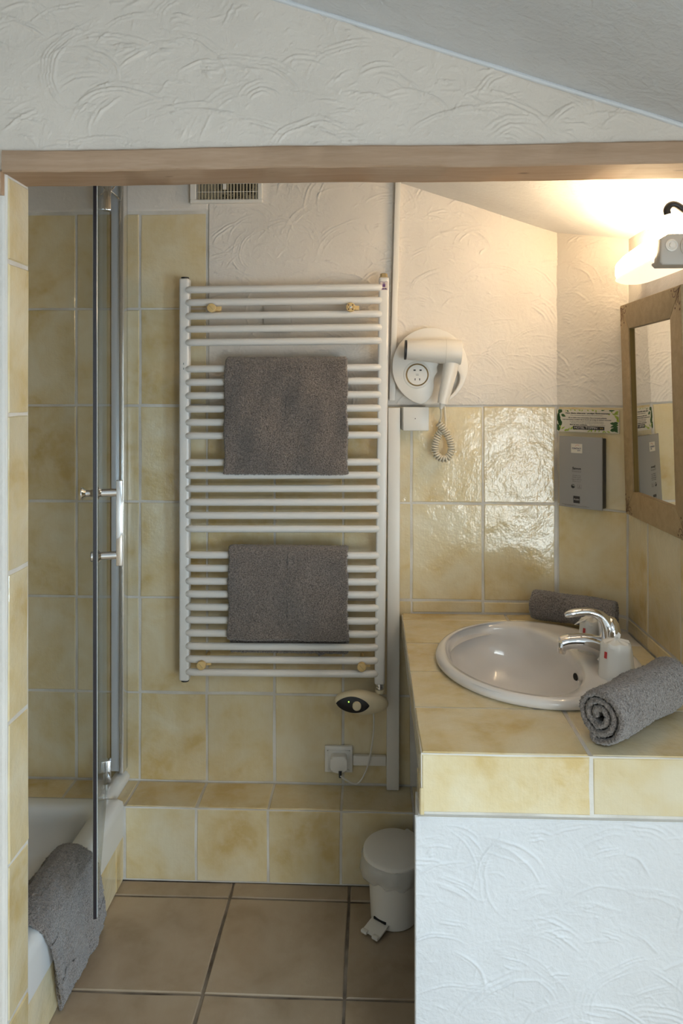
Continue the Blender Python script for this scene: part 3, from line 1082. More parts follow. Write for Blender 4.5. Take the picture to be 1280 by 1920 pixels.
for nm, bx, bz, r, mm in (('switch_button', .0235, .040, .0095, 'plastic'), ('shaver_socket', .064, .038, .020, 'lampgrey')):
    b = lathe([(r + .003, 0), (r + .003, .002), (r, .003), (r - .002, .0015), (r - .004, .0015), (r - .0045, .004), (.0005, .0045)], 28, BK @ Matrix.Translation((bx, bz, .0)))
    obj(nm, b, M[mm], lp)

hk = thing('curtain_hook', 'black curled iron hook at the right edge above the lamp', 'hook', (.69, 1.56, 1.71))
obj('hook_arm', tube(spline([(x * 1.04, 1.56, 1.356 + (z - 1.356) * 1.04) for x, z in ((.5845, 1.712), (.583, 1.722), (.590, 1.731), (.602, 1.730), (.618, 1.719), (.640, 1.708), (.662, 1.704))], 6),
     .0072, 12), M['iron'], hk)
obj('hook_plate', box(.684, .692, 1.55, 1.575, 1.69, 1.74, .002), M['iron'], hk)

# ================================================================== DISPENSER AND STICKER ON THE CORNER WALL
def dfr(t, z, off):
    return frame((.540 + t * S2 - off * S2, 2.2 - t * S2 - off * S2, z), dg_u, (0, 0, 1))
sd = thing('soap_dispenser', 'grey rectangular soap dispenser fixed on the corner wall tiles', 'dispenser', (.58, 2.12, 1.038))
DW, DH = .131, .200
T0 = .025
obj('back_case', box(.006, DW - .002, .003, DH - .003, -.017, .010, .003, xf=dfr(T0, 1.0385, .017)), M['black'], sd)
b = bmesh.new()
nx = 14
vv = []
for i in range(nx + 1):
    x = DW * i / nx
    bulge = .006 * (1 - (2 * i / nx - 1) ** 2)
    vv.append((x, bulge))
poly = [(x, y) for x, y in vv] + [(x, y - .004) for x, y in vv[::-1]]
# curved cover: extrude the bowed section upwards
cover = prism(poly, DH, dfr(T0, 1.0385, .029) @ Matrix(((1, 0, 0, 0), (0, 0, 1, 0), (0, 1, 0, 0), (0, 0, 0, 1))))
obj('cover', cover, M['grey'], sd, 30)
def dlab(x, z, extra=.0001):
    k = x / DW
    return dfr(T0 + x, 1.0385 + z, 0.029 + .006 * (1 - (2 * k - 1) ** 2) + extra)
CX = .058
obj('logo_badge', prism([(-.017, -.013), (.017, -.013), (.017, .013), (-.017, .013)], .0006, dlab(CX, .167)), M['paper'], sd, 0)
text('logo_text', 'CONTACT', .0062, dlab(CX, .1665, .0008), M['inkblue'], sd, .0002, fit=.0285)
text('logo_text', 'pure', .0048, dlab(CX + .007, .1615, .0008), M['inkblue'], sd, .0001)
obj('logo_swoosh', tube([dlab(CX + dx, .172 + dz, .0009) @ Vector((0, 0, 0)) for dx, dz in ((-.004, 0), (-.001, .004), (.003, .005), (.008, .003))], .0004, 5), M['inkred'], sd)
text('savon_text', 'Savon', .0092, dlab(CX, .1105), M['ink'], sd, .00035, fit=.027)
text('savon_text', 'Douceur', .0075, dlab(CX, .1025), M['inkgrey'], sd, .0, fit=.029)
for s, z in (('Gentle soap', .091), ('Milde Seife', .0855), ('Sapone delicato', .080), ('Jabón suave', .0745)):
    text('small_text', s, .0046, dlab(CX, z), M['inkgrey'], sd, .0, fit=.030 if 'Sap' in s else .026)
b = lathe([(.0058, 0), (.0058, .0002)], 24, dlab(CX - .0115, .060))
obj('round_emblem', b, M['ink'], sd, 0)
obj('round_emblem_arc', tube([dlab(CX - .0115 + .0046 * math.cos(a), .0585 + .0046 * math.sin(a), .0006) @ Vector((0, 0, 0)) for a in [R(20 + 12 * i) for i in range(9)]], .0007, 5), M['inkwhite'], sd)
b = bmesh.new()
for q in ((-.0058, .0058, -.0058, -.0054), (-.0058, .0058, .0054, .0058), (-.0058, -.0054, -.0058, .0058), (.0054, .0058, -.0058, .0058), (-.004, .004, -.0040, -.0024), (-.0012, .0012, -.001, .003)):
    box(*q, 0, .0002, bm=b, xf=dlab(CX + .0085, .0605))
obj('square_emblem', b, M['inkgrey'], sd, 0)
obj('push_badge', prism([(-.0098, -.0098), (.0098, -.0098), (.0098, .0098), (-.0098, .0098)], .0003, dlab(CX, .0235)), M['ink'], sd, 0)
text('push_text', 'PUSH', .0062, dlab(CX, .0235, .0005), M['inkwhite'], sd, 0, fit=.0155)
for k, (z, x0, x1) in enumerate(((.0078, .012, .088), (.0055, .020, .096))):
    text('small_text', 'Pression douce. Ne pas avaler. Tenir hors de portée des enfants. Usage externe', .0022, dlab((x0 + x1) / 2, z), M['inkgrey'], sd, 0, fit=x1 - x0)

sk = thing('notice_sticker', 'small paper notice with green leaves above the soap dispenser', 'sticker', (.60, 2.13, 1.249))
SW, SH = .190, .0645
SX = dfr(.003, 1.2495, .0042)
obj('paper', box(0, SW, 0, SH, -.003, 0, xf=SX), M['paper'], sk, 0)
def stx(x, z, e=.0002): return SX @ Matrix.Translation((x * SW, z * SH, e))
text('notice_text', "Chers clients, aidez-nous à protéger l'Environnement !", .0048, stx(.50, .835), M['ink'], sk, .00022, fit=.137)
text('notice_text', 'Dear customers, help us protect the environment !', .0040, stx(.49, .745), M['inkgrey'], sk, 0, fit=.100)
text('notice_text', "Afin de réduire votre consommation d'eau et de lessive polluante,", .0040, stx(.50, .635), M['ink'], sk, .0001, fit=.118)
text('notice_text', "nous vous invitons à ne laisser dans la douche que le linge de toilette à renouveler.", .0040, stx(.49, .555), M['ink'], sk, .0001, fit=.150)
text('notice_text', 'In order to reduce our water consumption and polluting detergent,', .0038, stx(.49, .475), M['inkgrey'], sk, 0, fit=.104)
text('notice_text', 'please leave in the shower only the linen you want to be changed.', .0038, stx(.50, .405), M['inkgrey'], sk, 0, fit=.100)
text('notice_text', 'Merci de votre contribution.', .0042, stx(.36, .325), M['ink'], sk, .0002, fit=.055)
text('notice_text', 'Thank you for your contribution.', .0038, stx(.66, .325), M['inkgrey'], sk, 0, fit=.048)
obj('banner', box(-.048, .048, -.0049, .0049, 0, .0002, xf=stx(.52, .195)), M['ink'], sk, 0)
text('banner_text', 'HOTEL TOPPIN', .0078, stx(.475, .195, .0005), M['inkwhite'], sk, .0001, fit=.070)
def star(cx, cz):
    p = [(math.cos(R(90 + 36 * i)) * (.0022 if i % 2 == 0 else .0009), math.sin(R(90 + 36 * i)) * (.0022 if i % 2 == 0 else .0009)) for i in range(10)]
    obj('star', prism(p, .0002, stx(cx, cz, .0003)), M['inkgold'], sk, 0)
star(.715, .195); star(.742, .195)
rg = random.Random(5)
def leaves(name, m, items):
    b = bmesh.new()
    for (x, z, a, L, w) in items:
        c, s = math.cos(a), math.sin(a)
        pts = []
        for i in range(7):
            t = i / 6
            pts.append((t * L, 1.7 * w * math.sin(math.pi * t ** .8) + .1 * L * t * t))
        for i in range(5, 0, -1):
            t = i / 6
            pts.append((t * L, -1.7 * w * math.sin(math.pi * t ** .8) + .1 * L * t * t))
        vs = []
        for px, pz in pts:
            X, Z = x * SW + px * c - pz * s, z * SH + px * s + pz * c
            vs.append(b.verts.new(SX @ Vector((min(max(X, .0004), SW - .0004), min(max(Z, .0004), SH - .0004), .0003 if m is M['leaf'] else .0002))))
        try: b.faces.new(vs)
        except Exception: pass
    obj(name, b, m, sk, 0)
dark = [(.03, .02 + .13 * i, R(rg.uniform(40, 130)), rg.uniform(.012, .02), rg.uniform(.002, .0035)) for i in range(7)]
dark += [(.07, .78, R(-30), .016, .0025), (.06, .85, R(60), .01, .0022), (.05, .72, R(200), .010, .0025), (.02, .45, R(85), .022, .004), (.04, .3, R(80), .02, .0035)]
dark += [(.985, .05 + .1 * i, R(rg.uniform(140, 190)), rg.uniform(.014, .026), rg.uniform(.0018, .003)) for i in range(5)]
dark += [(.93, .42, R(175), .014, .002), (.86, .12, R(10), .022, .003), (.72, .97, R(5), .013, .0012), (.84, .97, R(-3), .018, .0015), (.17, .97, R(-60), .008, .0012)]
lite = [(.02 + .05 * i, .03 + rg.uniform(0, .1), R(rg.uniform(10, 60)), rg.uniform(.01, .022), rg.uniform(.001, .0022)) for i in range(7)]
lite += [(.99, .35 + .12 * i, R(rg.uniform(100, 250)), rg.uniform(.012, .02), rg.uniform(.0012, .0022)) for i in range(6)]
lite += [(.5 + .06 * i, .02, R(rg.uniform(20, 150)), rg.uniform(.008, .014), rg.uniform(.0008, .0015)) for i in range(7)]
lite += [(.08 + .07 * i, .99, R(rg.uniform(-150, -20)), rg.uniform(.005, .009), rg.uniform(.0008, .0014)) for i in range(9)]
lite += [(.86 + .03 * i, .80 + .06 * (i % 2), R(rg.uniform(0, 360)), .006, .0011) for i in range(5)]
leaves('pale_leaves', M['leaf2'], lite)
leaves('dark_leaves', M['leaf'], dark)

# ================================================================== TOWEL RADIATOR
rd = thing('towel_radiator', 'tall white ladder towel radiator mounted on the back wall', 'radiator', (-.25, 2.14, .53))
YR = 2.118
obj('post', box(-.5515, -.5225, YR, YR + .032, .5345, 1.690, .006, 3), M['enamel'], rd)
sh = Matrix.Shear('XY', 4, (0.0, 0.0))
b = box(-.0145, .0145, YR, YR + .032, .5325, 1.6895, .006, 3)
for q in b.verts: q.co.x += .0227 + (q.co.z - .5325) / 1.157 * .0125
obj('post', b, M['enamel'], rd)
ZL = [1.6562, 1.6194, 1.581, 1.5432, 1.5053, 1.4294, 1.3912, 1.3529, 1.3147, 1.2765, 1.2383, 1.1619, 1.1247, 1.087, 1.0485, 1.0105, .9724, .8975, .8595, .8226, .7859, .7485, .7115, .6743, .6366, .5994, .562]
for z in ZL:
    b = bmesh.new()
    zr = z + .0025 + .0012 * (z - .56)
    xr = .0227 + (z - .5325) / 1.157 * .0125 - .012
    tube([(-.527, YR + .010, z), (-.524, YR + .004, z), (-.518, YR + .0015, z), (-.505, YR, z), (xr - .018, YR, zr), (xr - .006, YR + .0015, zr), (xr, YR + .004, zr), (xr + .003, YR + .010, zr)],
         [.0082, .0098, .0103, .0105, .0105, .0103, .0098, .0082], 14, bm=b)
    obj('bar', b, M['enamel'], rd)
for x, z0, z1 in ((-.537, 1.689, 1.6945), (-.537, .530, .5355)):
    obj('end_plug', cyl((x, YR + .016, z0), (x, YR + .016, z1), .0115, 18, bev=.001), M['black'], rd)
obj('air_vent', lathe([(.0125, 0), (.0125, .003), (.0105, .004), (.0105, .011), (.009, .0125)], 6, Matrix.Translation((.0352, YR + .016, 1.689))), M['brass'], rd)
obj('nipple', lathe([(.0085, 0), (.0085, .004), (.0115, .005), (.0115, .009), (.0095, .010), (.0095, .013), (.0118, .014), (.0118, .019)], 24, Matrix.Translation((.0237, YR + .016, .5145))), M['chrome'], rd)
# purple maker's sticker at the top of the right post
SRx = WALLF(.0352, YR - .0003, 1.664)
obj('sticker', prism([(-.0108, -.012), (.0108, -.012), (.0108, .012), (-.0108, .012)], .0003, SRx), mat('pink_sticker', (.66, .56, .52), .4), rd, 0)
b = bmesh.new()
for q in ((-.0038, .0038, -.0032, .0055), (-.0034, .0034, .0070, .0090), (-.0108, -.0100, -.012, .012), (-.0108, .0108, .0112, .012)):
    box(*q, .0003, .0006, bm=b, xf=SRx)
obj('sticker_emblem', b, M['inkpurple'], rd, 0)
text('sticker_text', 'RADIATEL', .0052, SRx @ Matrix.Translation((-.0012, -.0085, .0005)), M['inkpurple'], rd, .0004, fit=.0185)
b = bmesh.new()
for dx, dz in ((0, .010), (0, -.004)):
    box(-.5385 + dx, -.5365 + dx, YR - .0004, YR + .001, 1.432 + dz, 1.437 + dz, bm=b)
obj('paint_chips', b, mat('green_grey_chip', (.16, .2, .18), .6), rd, 0)
# fixing pegs: cap, stem to the wall and clamp arm
def peg(x, z, open_):
    o = obj('bracket', cyl((x, YR - .012, z), (x, 2.205, z), .0052, 14), M['peg'], rd)
    obj('bracket_arm', box(x + .002, x + .024, YR - .002, YR + .006, z - .006, z + .006, .0012), M['peg'], o)
    obj('bracket_cap', lathe([(.0112, 0), (.0128, .003), (.0128, .010), (.0118, .0135), (.008, .0145)] if not open_ else [(.0112, 0), (.0128, .003), (.0128, .0125), (.0118, .0135)], 28,
        frame((x, YR - .010, z), (1, 0, 0), (0, 0, 1))), M['peg'], o)
    if open_:
        for dx, dz in ((-.0058, .0058), (.0058, .0058), (-.0058, -.0058), (.0058, -.0058), (-.009, 0), (.009, 0)):
            r = .0021 if dz else .0012
            obj('bracket_hole', lathe([(r, 0), (r, .0006)], 12, frame((x + dx, YR - .0236, z + dz), (1, 0, 0), (0, 0, 1))), M['ornament'], o, 0)
        obj('screw', lathe([(.0036, 0), (.0030, .0016), (.001, .002)], 14, frame((x, YR - .0235, z), (1, 0, 0), (0, 0, 1))), M['chrome'], o)
    else:
        obj('cap_slot', box(x - .0085, x + .0085, YR - .0249, YR - .0243, z - .0006, z + .0006, xf=Matrix.Translation((x, 0, z)) @ Matrix.Rotation(R(48), 4, 'Y') @ Matrix.Translation((-x, 0, -z))), M['brass'], o, 0)
peg(-.4525, 1.6018, False)
peg(-.0585, 1.6018, True)
peg(-.4820, .5885, False)
peg(-.0275, .5905, False)
# heating element controller
ct = obj('controller', None or bmesh.new(), M['plastic_cream'], rd)
b = bmesh.new()
cx, cy, cz = -.0285, YR + .004, .483
bmesh.ops.create_uvsphere(b, u_segments=40, v_segments=24, radius=1)
for q in b.verts:
    x, y, z = q.co
    s = 1 - .12 * abs(x)
    q.co = (cx + x * .0765, cy + math.copysign(abs(y) ** .85, y) * .024 * s, cz + math.copysign(abs(z) ** .9, z) * .0345 * s - .004 * x)
b.to_mesh(ct.data); b.free()
finish(ct.data, None, 180)
def csurf(x, z, off):
    nx_ = (x - cx) / .0765
    zz = abs(z - cz + .004 * nx_) / .0345
    k = max(0.0, 1 - nx_ ** 2 - zz ** (2 / .9))
    return (x, cy - .024 * (1 - .12 * abs(nx_)) * math.sqrt(k) ** .85 - off, z)
b = bmesh.new()
n = 24
ex, ew, eh = cx - .0245, .0475, .0235
rows = []
for i in range(n + 1):
    u = -1 + 2 * i / n
    hh = eh * (1 - u * u) ** .75
    rows.append([b.verts.new(csurf(ex + u * ew, cz + hh * w_ - .001, .0016)) for w_ in (-1, -.5, 0, .5, 1)])
for i in range(n):
    for k in range(4):
        try: b.faces.new((rows[i][k], rows[i + 1][k], rows[i + 1][k + 1], rows[i][k + 1]))
        except Exception: pass
bmesh.ops.remove_doubles(b, verts=b.verts, dist=1e-5)
obj('eye_panel', b, M['black'], ct)
p = csurf(cx - .0125, cz - .001, 0)
obj('control_knob', lathe([(.0125, 0), (.0125, .008), (.011, .0105), (.008, .0112)], 28, frame((p[0], p[1] + .002, p[2]), (1, 0, 0), (0, 0, 1))), M['plastic_cream'], ct)
p = csurf(cx - .0355, cz + .0085, .0015)
obj('indicator_led', lathe([(.0018, 0), (.0016, .001)], 12, frame(p, (1, 0, 0), (0, 0, 1))), M['led'], ct)
obj('neck', cyl((.0237, YR + .016, .505), (.0237, YR + .016, .516), .0135, 24, bev=.002), M['plastic_cream'], ct)
cord = obj('power_cord', tube(spline([(.005, YR + .012, .458), (.0065, YR + .018, .43), (.006, YR + .03, .39), (.001, YR + .05, .34), (-.008, YR + .06, .285), (-.022, 2.185, .243), (-.038, 2.180, .2225), (-.055, 2.170, .226), (-.075, 2.158, .243), (-.0905, 2.152, .256)], 6), .0023, 8), M['plastic'], rd)
pp = [(.024 * math.copysign(abs(math.cos(t)) ** .3, math.cos(t)), .0225 * math.copysign(abs(math.sin(t)) ** .6, math.sin(t)) * (1.0 if math.sin(t) > 0 else 1.15)) for t in [2 * math.pi * i / 36 for i in range(36)]]
obj('plug', prism(pp, .026, WALLF(-.0950, 2.187, .284), .006, 3), M['plastic'], cord, 50)
obj('plug_collar', cyl((-.0905, 2.160, .266), (-.0905, 2.152, .250), .0048, 12, r2=.0036), M['black'], cord)

# towels on the radiator
def drape(name, label, x0, x1, ztop, zf, zb, seed, tilt=0.0):
    t = thing(name, label, 'towel', ((x0 + x1) / 2, YR - .01, min(zf, zb)), 'grey bath towels on the radiator')
    rr = .0165
    yc = YR
    path = [(yc - rr - .004, zf), (yc - rr - .004, (zf + ztop) / 2), (yc - rr - .002, ztop - .03)]
    for k in range(9):
        a = math.pi - math.pi * k / 8
        path.append((yc + rr * math.cos(a), ztop - rr - .004 + rr * math.sin(a)))
    path += [(yc + rr, ztop - .05), (yc + rr + .002, (zb + ztop) / 2), (yc + rr, zb)]
    def fn(a, b, l):
        return l, a, b + tilt * (l - x0)
    def wob(X, A, Lg):
        d = .0022 * np.sin(Lg * 38 + A[..., 1] * 11) + .0018 * np.sin(A[..., 1] * 31 + Lg * 17) + .0012 * np.sin(Lg * 75 - A[..., 1] * 25)
        front = (A[..., 0] < yc)
        fall = np.clip((ztop - A[..., 1]) / .1, 0, 1)
        X = X.copy()
        X[..., 1] -= np.where(front, d * fall * 1.6 + .004 * fall, 0)
        e = .0018 * np.sin(A[..., 1] * 46 + seed) * np.sign(Lg - (x0 + x1) / 2)
        X[..., 0] += e + .004 * np.sign(Lg - (x0 + x1) / 2) * np.clip((A[..., 1] - zf) / -.2 + .2, -.2, .5)
        return X
    terry('cloth', t, path, .011, x0, x1, fn, .0023, .0008, seed, wob)
    return t
drape('bath_towel', 'upper grey-brown towel folded over the middle bars of the radiator', -.4165, -.0665, 1.4615, 1.1345, 1.16, 51, .002)
t2 = drape('bath_towel', 'lower grey-brown towel folded over the radiator with its dark hem showing beneath', -.4055, -.0660, .9265, .669, .620, 52, -.002)
b = bmesh.new()
tube([(-.155, YR + .02, .622), (-.148, YR + .016, .613), (-.135, YR + .018, .617)], [.006, .007, .004], 8, bm=b)
obj('hem_loop', b, M['terry'], t2)

# ================================================================== BACK WALL FITTINGS
vt = thing('air_vent', 'white ventilation grille with vertical slats under the beam', 'vent', (-.428, 2.195, 1.92))
VX0, VX1, VZ0, VZ1 = -.5358, -.3207, 1.9214, 2.045
b = bmesh.new()
fr_ = .0185
for q in ((VX0, VX1, VZ0, VZ0 + .0105), (VX0, VX1, VZ1 - .0105, VZ1), (VX0, VX0 + fr_, VZ0 + .0105, VZ1 - .0105), (VX1 - fr_ * .75, VX1, VZ0 + .0105, VZ1 - .0105)):
    box(q[0], q[1], 2.183, 2.199, q[2], q[3], .002, 1, bm=b)
obj('frame', b, M['plastic'], vt)
obj('duct', box(VX0 + .01, VX1 - .008, 2.1975, 2.2005, VZ0 + .008, VZ1 - .008), M['void'], vt, 0)
ns = 19
for i in range(ns):
    x = VX0 + fr_ + .0068 + i * (VX1 - VX0 - 1.75 * fr_ - .004) / ns
    a = random.uniform(-.0004, .0004)
    obj('slat', box(x, x + .0048, 2.1860, 2.1945, VZ0 + .0085, VZ1 - .0085, 0, xf=Matrix.Translation((a, 0, 0))), M['slat'], vt, 0)
obj('cross_wire', box(VX0 + fr_, VX1 - fr_ * .75, 2.1845, 2.1862, 1.953, 1.9545), M['plastic'], vt, 0)
obj('shutter_tab', box(-.4368, -.4272, 2.181, 2.1865, 1.960, 2.0), M['plastic'], vt, 0)

bp = obj('junction_cover', box(-.3175, -.2367, 2.186, 2.1985, 1.5389, 1.6182, .0025), mat('shaded_white_plastic', (.64, .59, .53), .4), None)  # plate colour darkened to stand in for the shadow at its edges
tag(bp, 'square white blanking plate on the plaster behind the upper radiator bars', 'cover plate')

def strip(name, x0, x1, z0, x2, x3, z1, y0, y1, label, cat, bev=.0025):
    b = box(0, 1, y0, y1, 0, 1)
    for q in b.verts:
        k = q.co.z
        a, c = x0 + (x2 - x0) * k, x1 + (x3 - x1) * k
        q.co.x = a + (c - a) * q.co.x
        q.co.z = z0 + (z1 - z0) * k
    bmesh.ops.bevel(b, geom=list(b.edges), offset=bev, segments=2, profile=.5, affect='EDGES')
    o = obj(name, b, M['plastic'], None)
    return tag(o, label, cat)
strip('cable_trunking', .0515, .0690, 1.3385, .0690, .0858, 1.977, 2.1795, 2.197, 'narrow slanting white cable trunking running up to the ceiling', 'cable trunking')
strip('cable_trunking', .0435, .0800, .2075, .0480, .0835, 1.3185, 2.170, 2.1985, 'wide vertical white cable trunking standing on the tiled ledge', 'cable trunking')
strip('cable_trunking', -.054, .0425, .2705, -.054, .0425, .2990, 2.1835, 2.1985, 'short horizontal white trunking beside the wall socket', 'cable trunking')

so = thing('wall_socket', 'white square wall socket low on the tiles below the radiator', 'socket', (-.0965, 2.195, .248))
obj('plate', box(-.1372, -.0553, 2.1865, 2.1985, .2480, .3250, .003), M['plastic'], so)
b = bmesh.new()
for q in ((-.1295, -.0630, .3115, .3140), (-.1295, -.1270, .2560, .3140), (-.0655, -.0630, .2560, .3140), (-.1295, -.0630, .2560, .2580)):
    box(q[0], q[1], 2.1845, 2.1875, q[2], q[3], bm=b)
obj('inner_rim', b, M['plastic'], so, 0)

jb = thing('junction_box', 'small square white junction box under the hair dryer', 'junction box', (.126, 2.19, 1.2515))
obj('lid', box(.0905, .1655, 2.158, 2.182, 1.2515, 1.3206, .0035), M['plastic'], jb)
obj('base', box(.0865, .1600, 2.181, 2.1985, 1.2545, 1.3190, .002), M['plastic'], jb)
obj('screw', lathe([(.0016, 0), (.001, .0004)], 10, WALLF(.126, 2.158, 1.287)), M['inkgrey'], jb)

# ================================================================== HAIR DRYER
hd_ = thing('hair_dryer_holder', 'round white wall holder with shaver socket under the hair dryer', 'holder', (.168, 2.19, 1.322))
HX, HZ = .1682, 1.4365
HF = WALLF(HX, 2.1985, HZ)
obj('back_disc', lathe([(.104, 0), (.1085, .004), (.1085, .010), (.105, .013)], 64, HF @ Matrix.Diagonal((1, 1.03, 1, 1))), M['plastic'], hd_)
poly = []
for i in range(49):
    a = R(256 - 327 * i / 48)
    poly.append((.1085 * math.cos(a), .112 * math.sin(a)))
def px(x, y): return ((x - 806.5) / 655.0 , (687.5 - y) / 642.0)
inner_path = [(831, 753), (836, 747), (846, 740), (856, 728), (862, 714), (862, 702), (855, 691), (842, 684.5), (826, 682), (820, 688), (820.5, 697), (816, 705), (813.5, 714), (814, 724), (812, 735), (806, 746), (797, 755)]
sp_ = spline([(x, y, 0) for x, y in [px(*q) for q in inner_path]], 4)
poly += [(p.x, p.y) for p in sp_[1:-1]]
shell = prism(poly[::-1], .029, HF @ Matrix.Translation((0, 0, .0105)))
ng = [f_ for f_ in shell.faces if len(f_.verts) > 4]
rim = [e for f_ in ng if f_.calc_center_median().y < 2.18 for e in f_.edges]
bmesh.ops.bevel(shell, geom=rim, offset=.0022, segments=2, profile=.5, affect='EDGES', clamp_overlap=True)
bmesh.ops.triangulate(shell, faces=[f_ for f_ in shell.faces if len(f_.verts) > 4], ngon_method='EAR_CLIP')
obj('front_shell', shell, M['plastic'], hd_, 40)
sx, sz = px(782.5, 702.5)
SF = HF @ Matrix.Translation((sx, sz, .0395)) @ Matrix.Diagonal((1.5, 1.5, 1.2, 1))
obj('socket_surround', lathe([(.0265, -.001), (.0262, .0012), (.0245, .0022)], 48, SF), M['plastic'], hd_)
obj('socket_ring', lathe([(.0218, 0), (.0218, .003), (.0205, .0042), (.0192, .003), (.0192, 0)], 48, SF, cap=False), M['brass'], hd_)
obj('socket_face', lathe([(.0195, 0), (.0192, .0036), (.012, .0042), (.001, .0044)], 40, SF), M['plastic'], hd_)
for dx, dz, w_, h_ in ((-.0052, .0088, .0042, .0026), (.0062, .0088, .0042, .0026), (-.0042, -.0088, .0015, .0042), (.0044, -.0088, .0015, .0042)):
    obj('socket_slot', box(dx - w_ / 2, dx + w_ / 2, dz - h_ / 2, dz + h_ / 2, .0041, .0047, .0004, 1, xf=SF), M['ink'], hd_, 0)
b = bmesh.new()
for dz in (.0012, -.0008):
    box(-.0028, .0026, dz - .0003, dz + .0003, .0042, .0048, bm=b, xf=SF)
obj('socket_print', b, M['inkgrey'], hd_, 0)

dr = thing('hair_dryer', 'white hair dryer resting in its round wall holder', 'hair dryer', (.20, 2.12, 1.33))
YD = 2.122
def dpx(x, y, yy=YD):
    s = 1400 / (yy * math.cos(R(2.3)) - .18 * math.sin(R(2.3)))
    return ((x - 696.2) / s * 1.0, yy, 1.356 + (740 - y) / s)
p0 = dpx(761, 656); p1 = dpx(864, 661)
secs = [(0.0, .0262), (.003, .0272), (.045, .0300), (.085, .0328), (.108, .0345), (.112, .0352), (.135, .0358), (.150, .0345), (.155, .0345), (.157, .026)]
d = Vector(p1) - Vector(p0)
xf = Matrix.Translation(p0) @ d.to_track_quat('Z', 'Y').to_matrix().to_4x4()
obj('barrel', lathe([(r, z) for z, r in secs], 40, xf), M['plastic'], dr)
obj('nozzle', lathe([(.0266, -.0045), (.0280, -.004), (.0280, .0015), (.0266, .002)], 40, xf), M['black'], dr)
obj('seam_ring', lathe([(.0353, 0), (.0356, .0006), (.0353, .0012)], 40, xf @ Matrix.Translation((0, 0, .1105)), cap=False), M['inkwhite'], dr)
h0, h1, h2, h3 = dpx(846, 676), dpx(842, 700), dpx(834, 735), dpx(829, 757)
obj('handle', tube(spline([h0, h1, h2, h3], 8), [.0235 - .0085 * min(1, i / 24 * 1.1) for i in range(25)], 20, flat=((0, 1, 0), .85)), M['plastic'], dr)
s1 = dpx(826, 767)
obj('strain_relief', tube([h3, ((h3[0] + s1[0]) / 2, YD, (h3[2] + s1[2]) / 2), s1], [.0088, .0060, .0042], 14), M['plastic'], dr)
# coiled cord
lead = spline([s1, dpx(827, 778, 2.13), dpx(826, 784, 2.14), dpx(823, 791, 2.15)], 6)
loop = spline([dpx(x, y, 2.158) for x, y in ((821, 793), (829, 802), (838, 815), (844, 830), (845, 846), (838, 858), (829, 860), (820, 855), (815, 844), (816, 830), (821, 816), (828, 806))], 22)
L = [0.0]
for a, c in zip(loop[:-1], loop[1:]): L.append(L[-1] + (c - a).length)
turns = int(L[-1] / .0069)
pts = []
nn = turns * 13
up = Vector((0, 1, 0))
for i in range(nn + 1):
    s = L[-1] * i / nn
    k = max(0, min(len(L) - 2, int(np.searchsorted(L, s)) - 1))
    f_ = (s - L[k]) / max(1e-9, L[k + 1] - L[k])
    p = loop[k].lerp(loop[k + 1], f_)
    tg = (loop[min(k + 2, len(loop) - 1)] - loop[max(k - 1, 0)]).normalized()
    side = tg.cross(up).normalized()
    a = 2 * math.pi * turns * i / nn
    depth = -.012 if s < L[-1] * .12 else (.008 if s > L[-1] * .9 else 0)
    pts.append(p + side * .0084 * math.cos(a) + up * (.0084 * math.sin(a) + depth * .6))
tail_ = spline([pts[-1], dpx(833, 806, 2.17), dpx(835, 795, 2.18), dpx(834, 778, 2.185), dpx(833, 762, 2.187)], 6)
obj('coiled_cord', tube(lead + pts + tail_[1:], .0028, 8), mat('ivory_cord', (.74, .66, .52), .4), dr)

# ================================================================== PEDAL BIN
pb = thing('pedal_bin', 'small white pedal bin with liner on the floor beside the counter', 'bin', (.058, 1.945, 0))
BT = Matrix.Translation((.058, 1.945, 0))
obj('bucket', lathe([(.0565, 0), (.0595, .003), (.0600, .010), (.0640, .09), (.0685, .158), (.0700, .163)], 48, BT), M['plastic'], pb)
tl = BT @ Matrix.Translation((0, 0, .168)) @ Matrix.Rotation(R(7), 4, 'X')
obj('lid', lathe([(.0770, -.004), (.0795, -.002), (.0795, .006), (.0755, .0095), (.072, .0105), (.060, .0145), (.035, .0175), (.004, .0185)], 56, tl), M['plastic'], pb)
obj('hinge', box(-.03, .03, .072, .084, -.004, .008, .003, xf=tl @ Matrix.Rotation(R(-45), 4, 'Z')), M['plastic'], pb)
b = bmesh.new()
rgb = random.Random(3)
prof = [(.0755, .166), (.0800, .160), (.0835, .148), (.0840, .132), (.0805, .120), (.0740, .112)]
rings_ = []
for k, (r, z) in enumerate(prof):
    rg_ = []
    for i in range(72):
        a = 2 * math.pi * i / 72
        w = (.0028 * math.sin(5 * a + k * .7) + .0016 * math.sin(13 * a + k * 1.3) + .0009 * math.sin(29 * a + k)) * (k / 2 if k < 2 else 1)
        zz = z + (.005 * math.sin(3 * a + 1) + .003 * math.sin(11 * a)) * (k / 5)
        side = .005 * max(0, math.cos(a - R(190))) * (1 if 1 <= k <= 3 else .3)
        rg_.append(b.verts.new(BT @ Vector(((r + w + side) * math.cos(a), (r + w + side) * math.sin(a), zz))))
    rings_.append(rg_)
for k in range(len(prof) - 1):
    for i in range(72):
        j = (i + 1) % 72
        b.faces.new((rings_[k][i], rings_[k][j], rings_[k + 1][j], rings_[k + 1][i]))
obj('bin_liner', b, M['bag'], pb, 180)
pd = BT @ Matrix.Rotation(R(-38), 4, 'Z')
b = box(-.0265, .0265, -.100, -.055, .014, .020, .0028, 2, xf=pd @ Matrix.Translation((0, -.055, .016)) @ Matrix.Rotation(R(14), 4, 'X') @ Matrix.Translation((0, .055, -.016)))
box(-.0265, -.008, -.106, -.094, .004, .012, .0025, 2, bm=b, xf=pd)
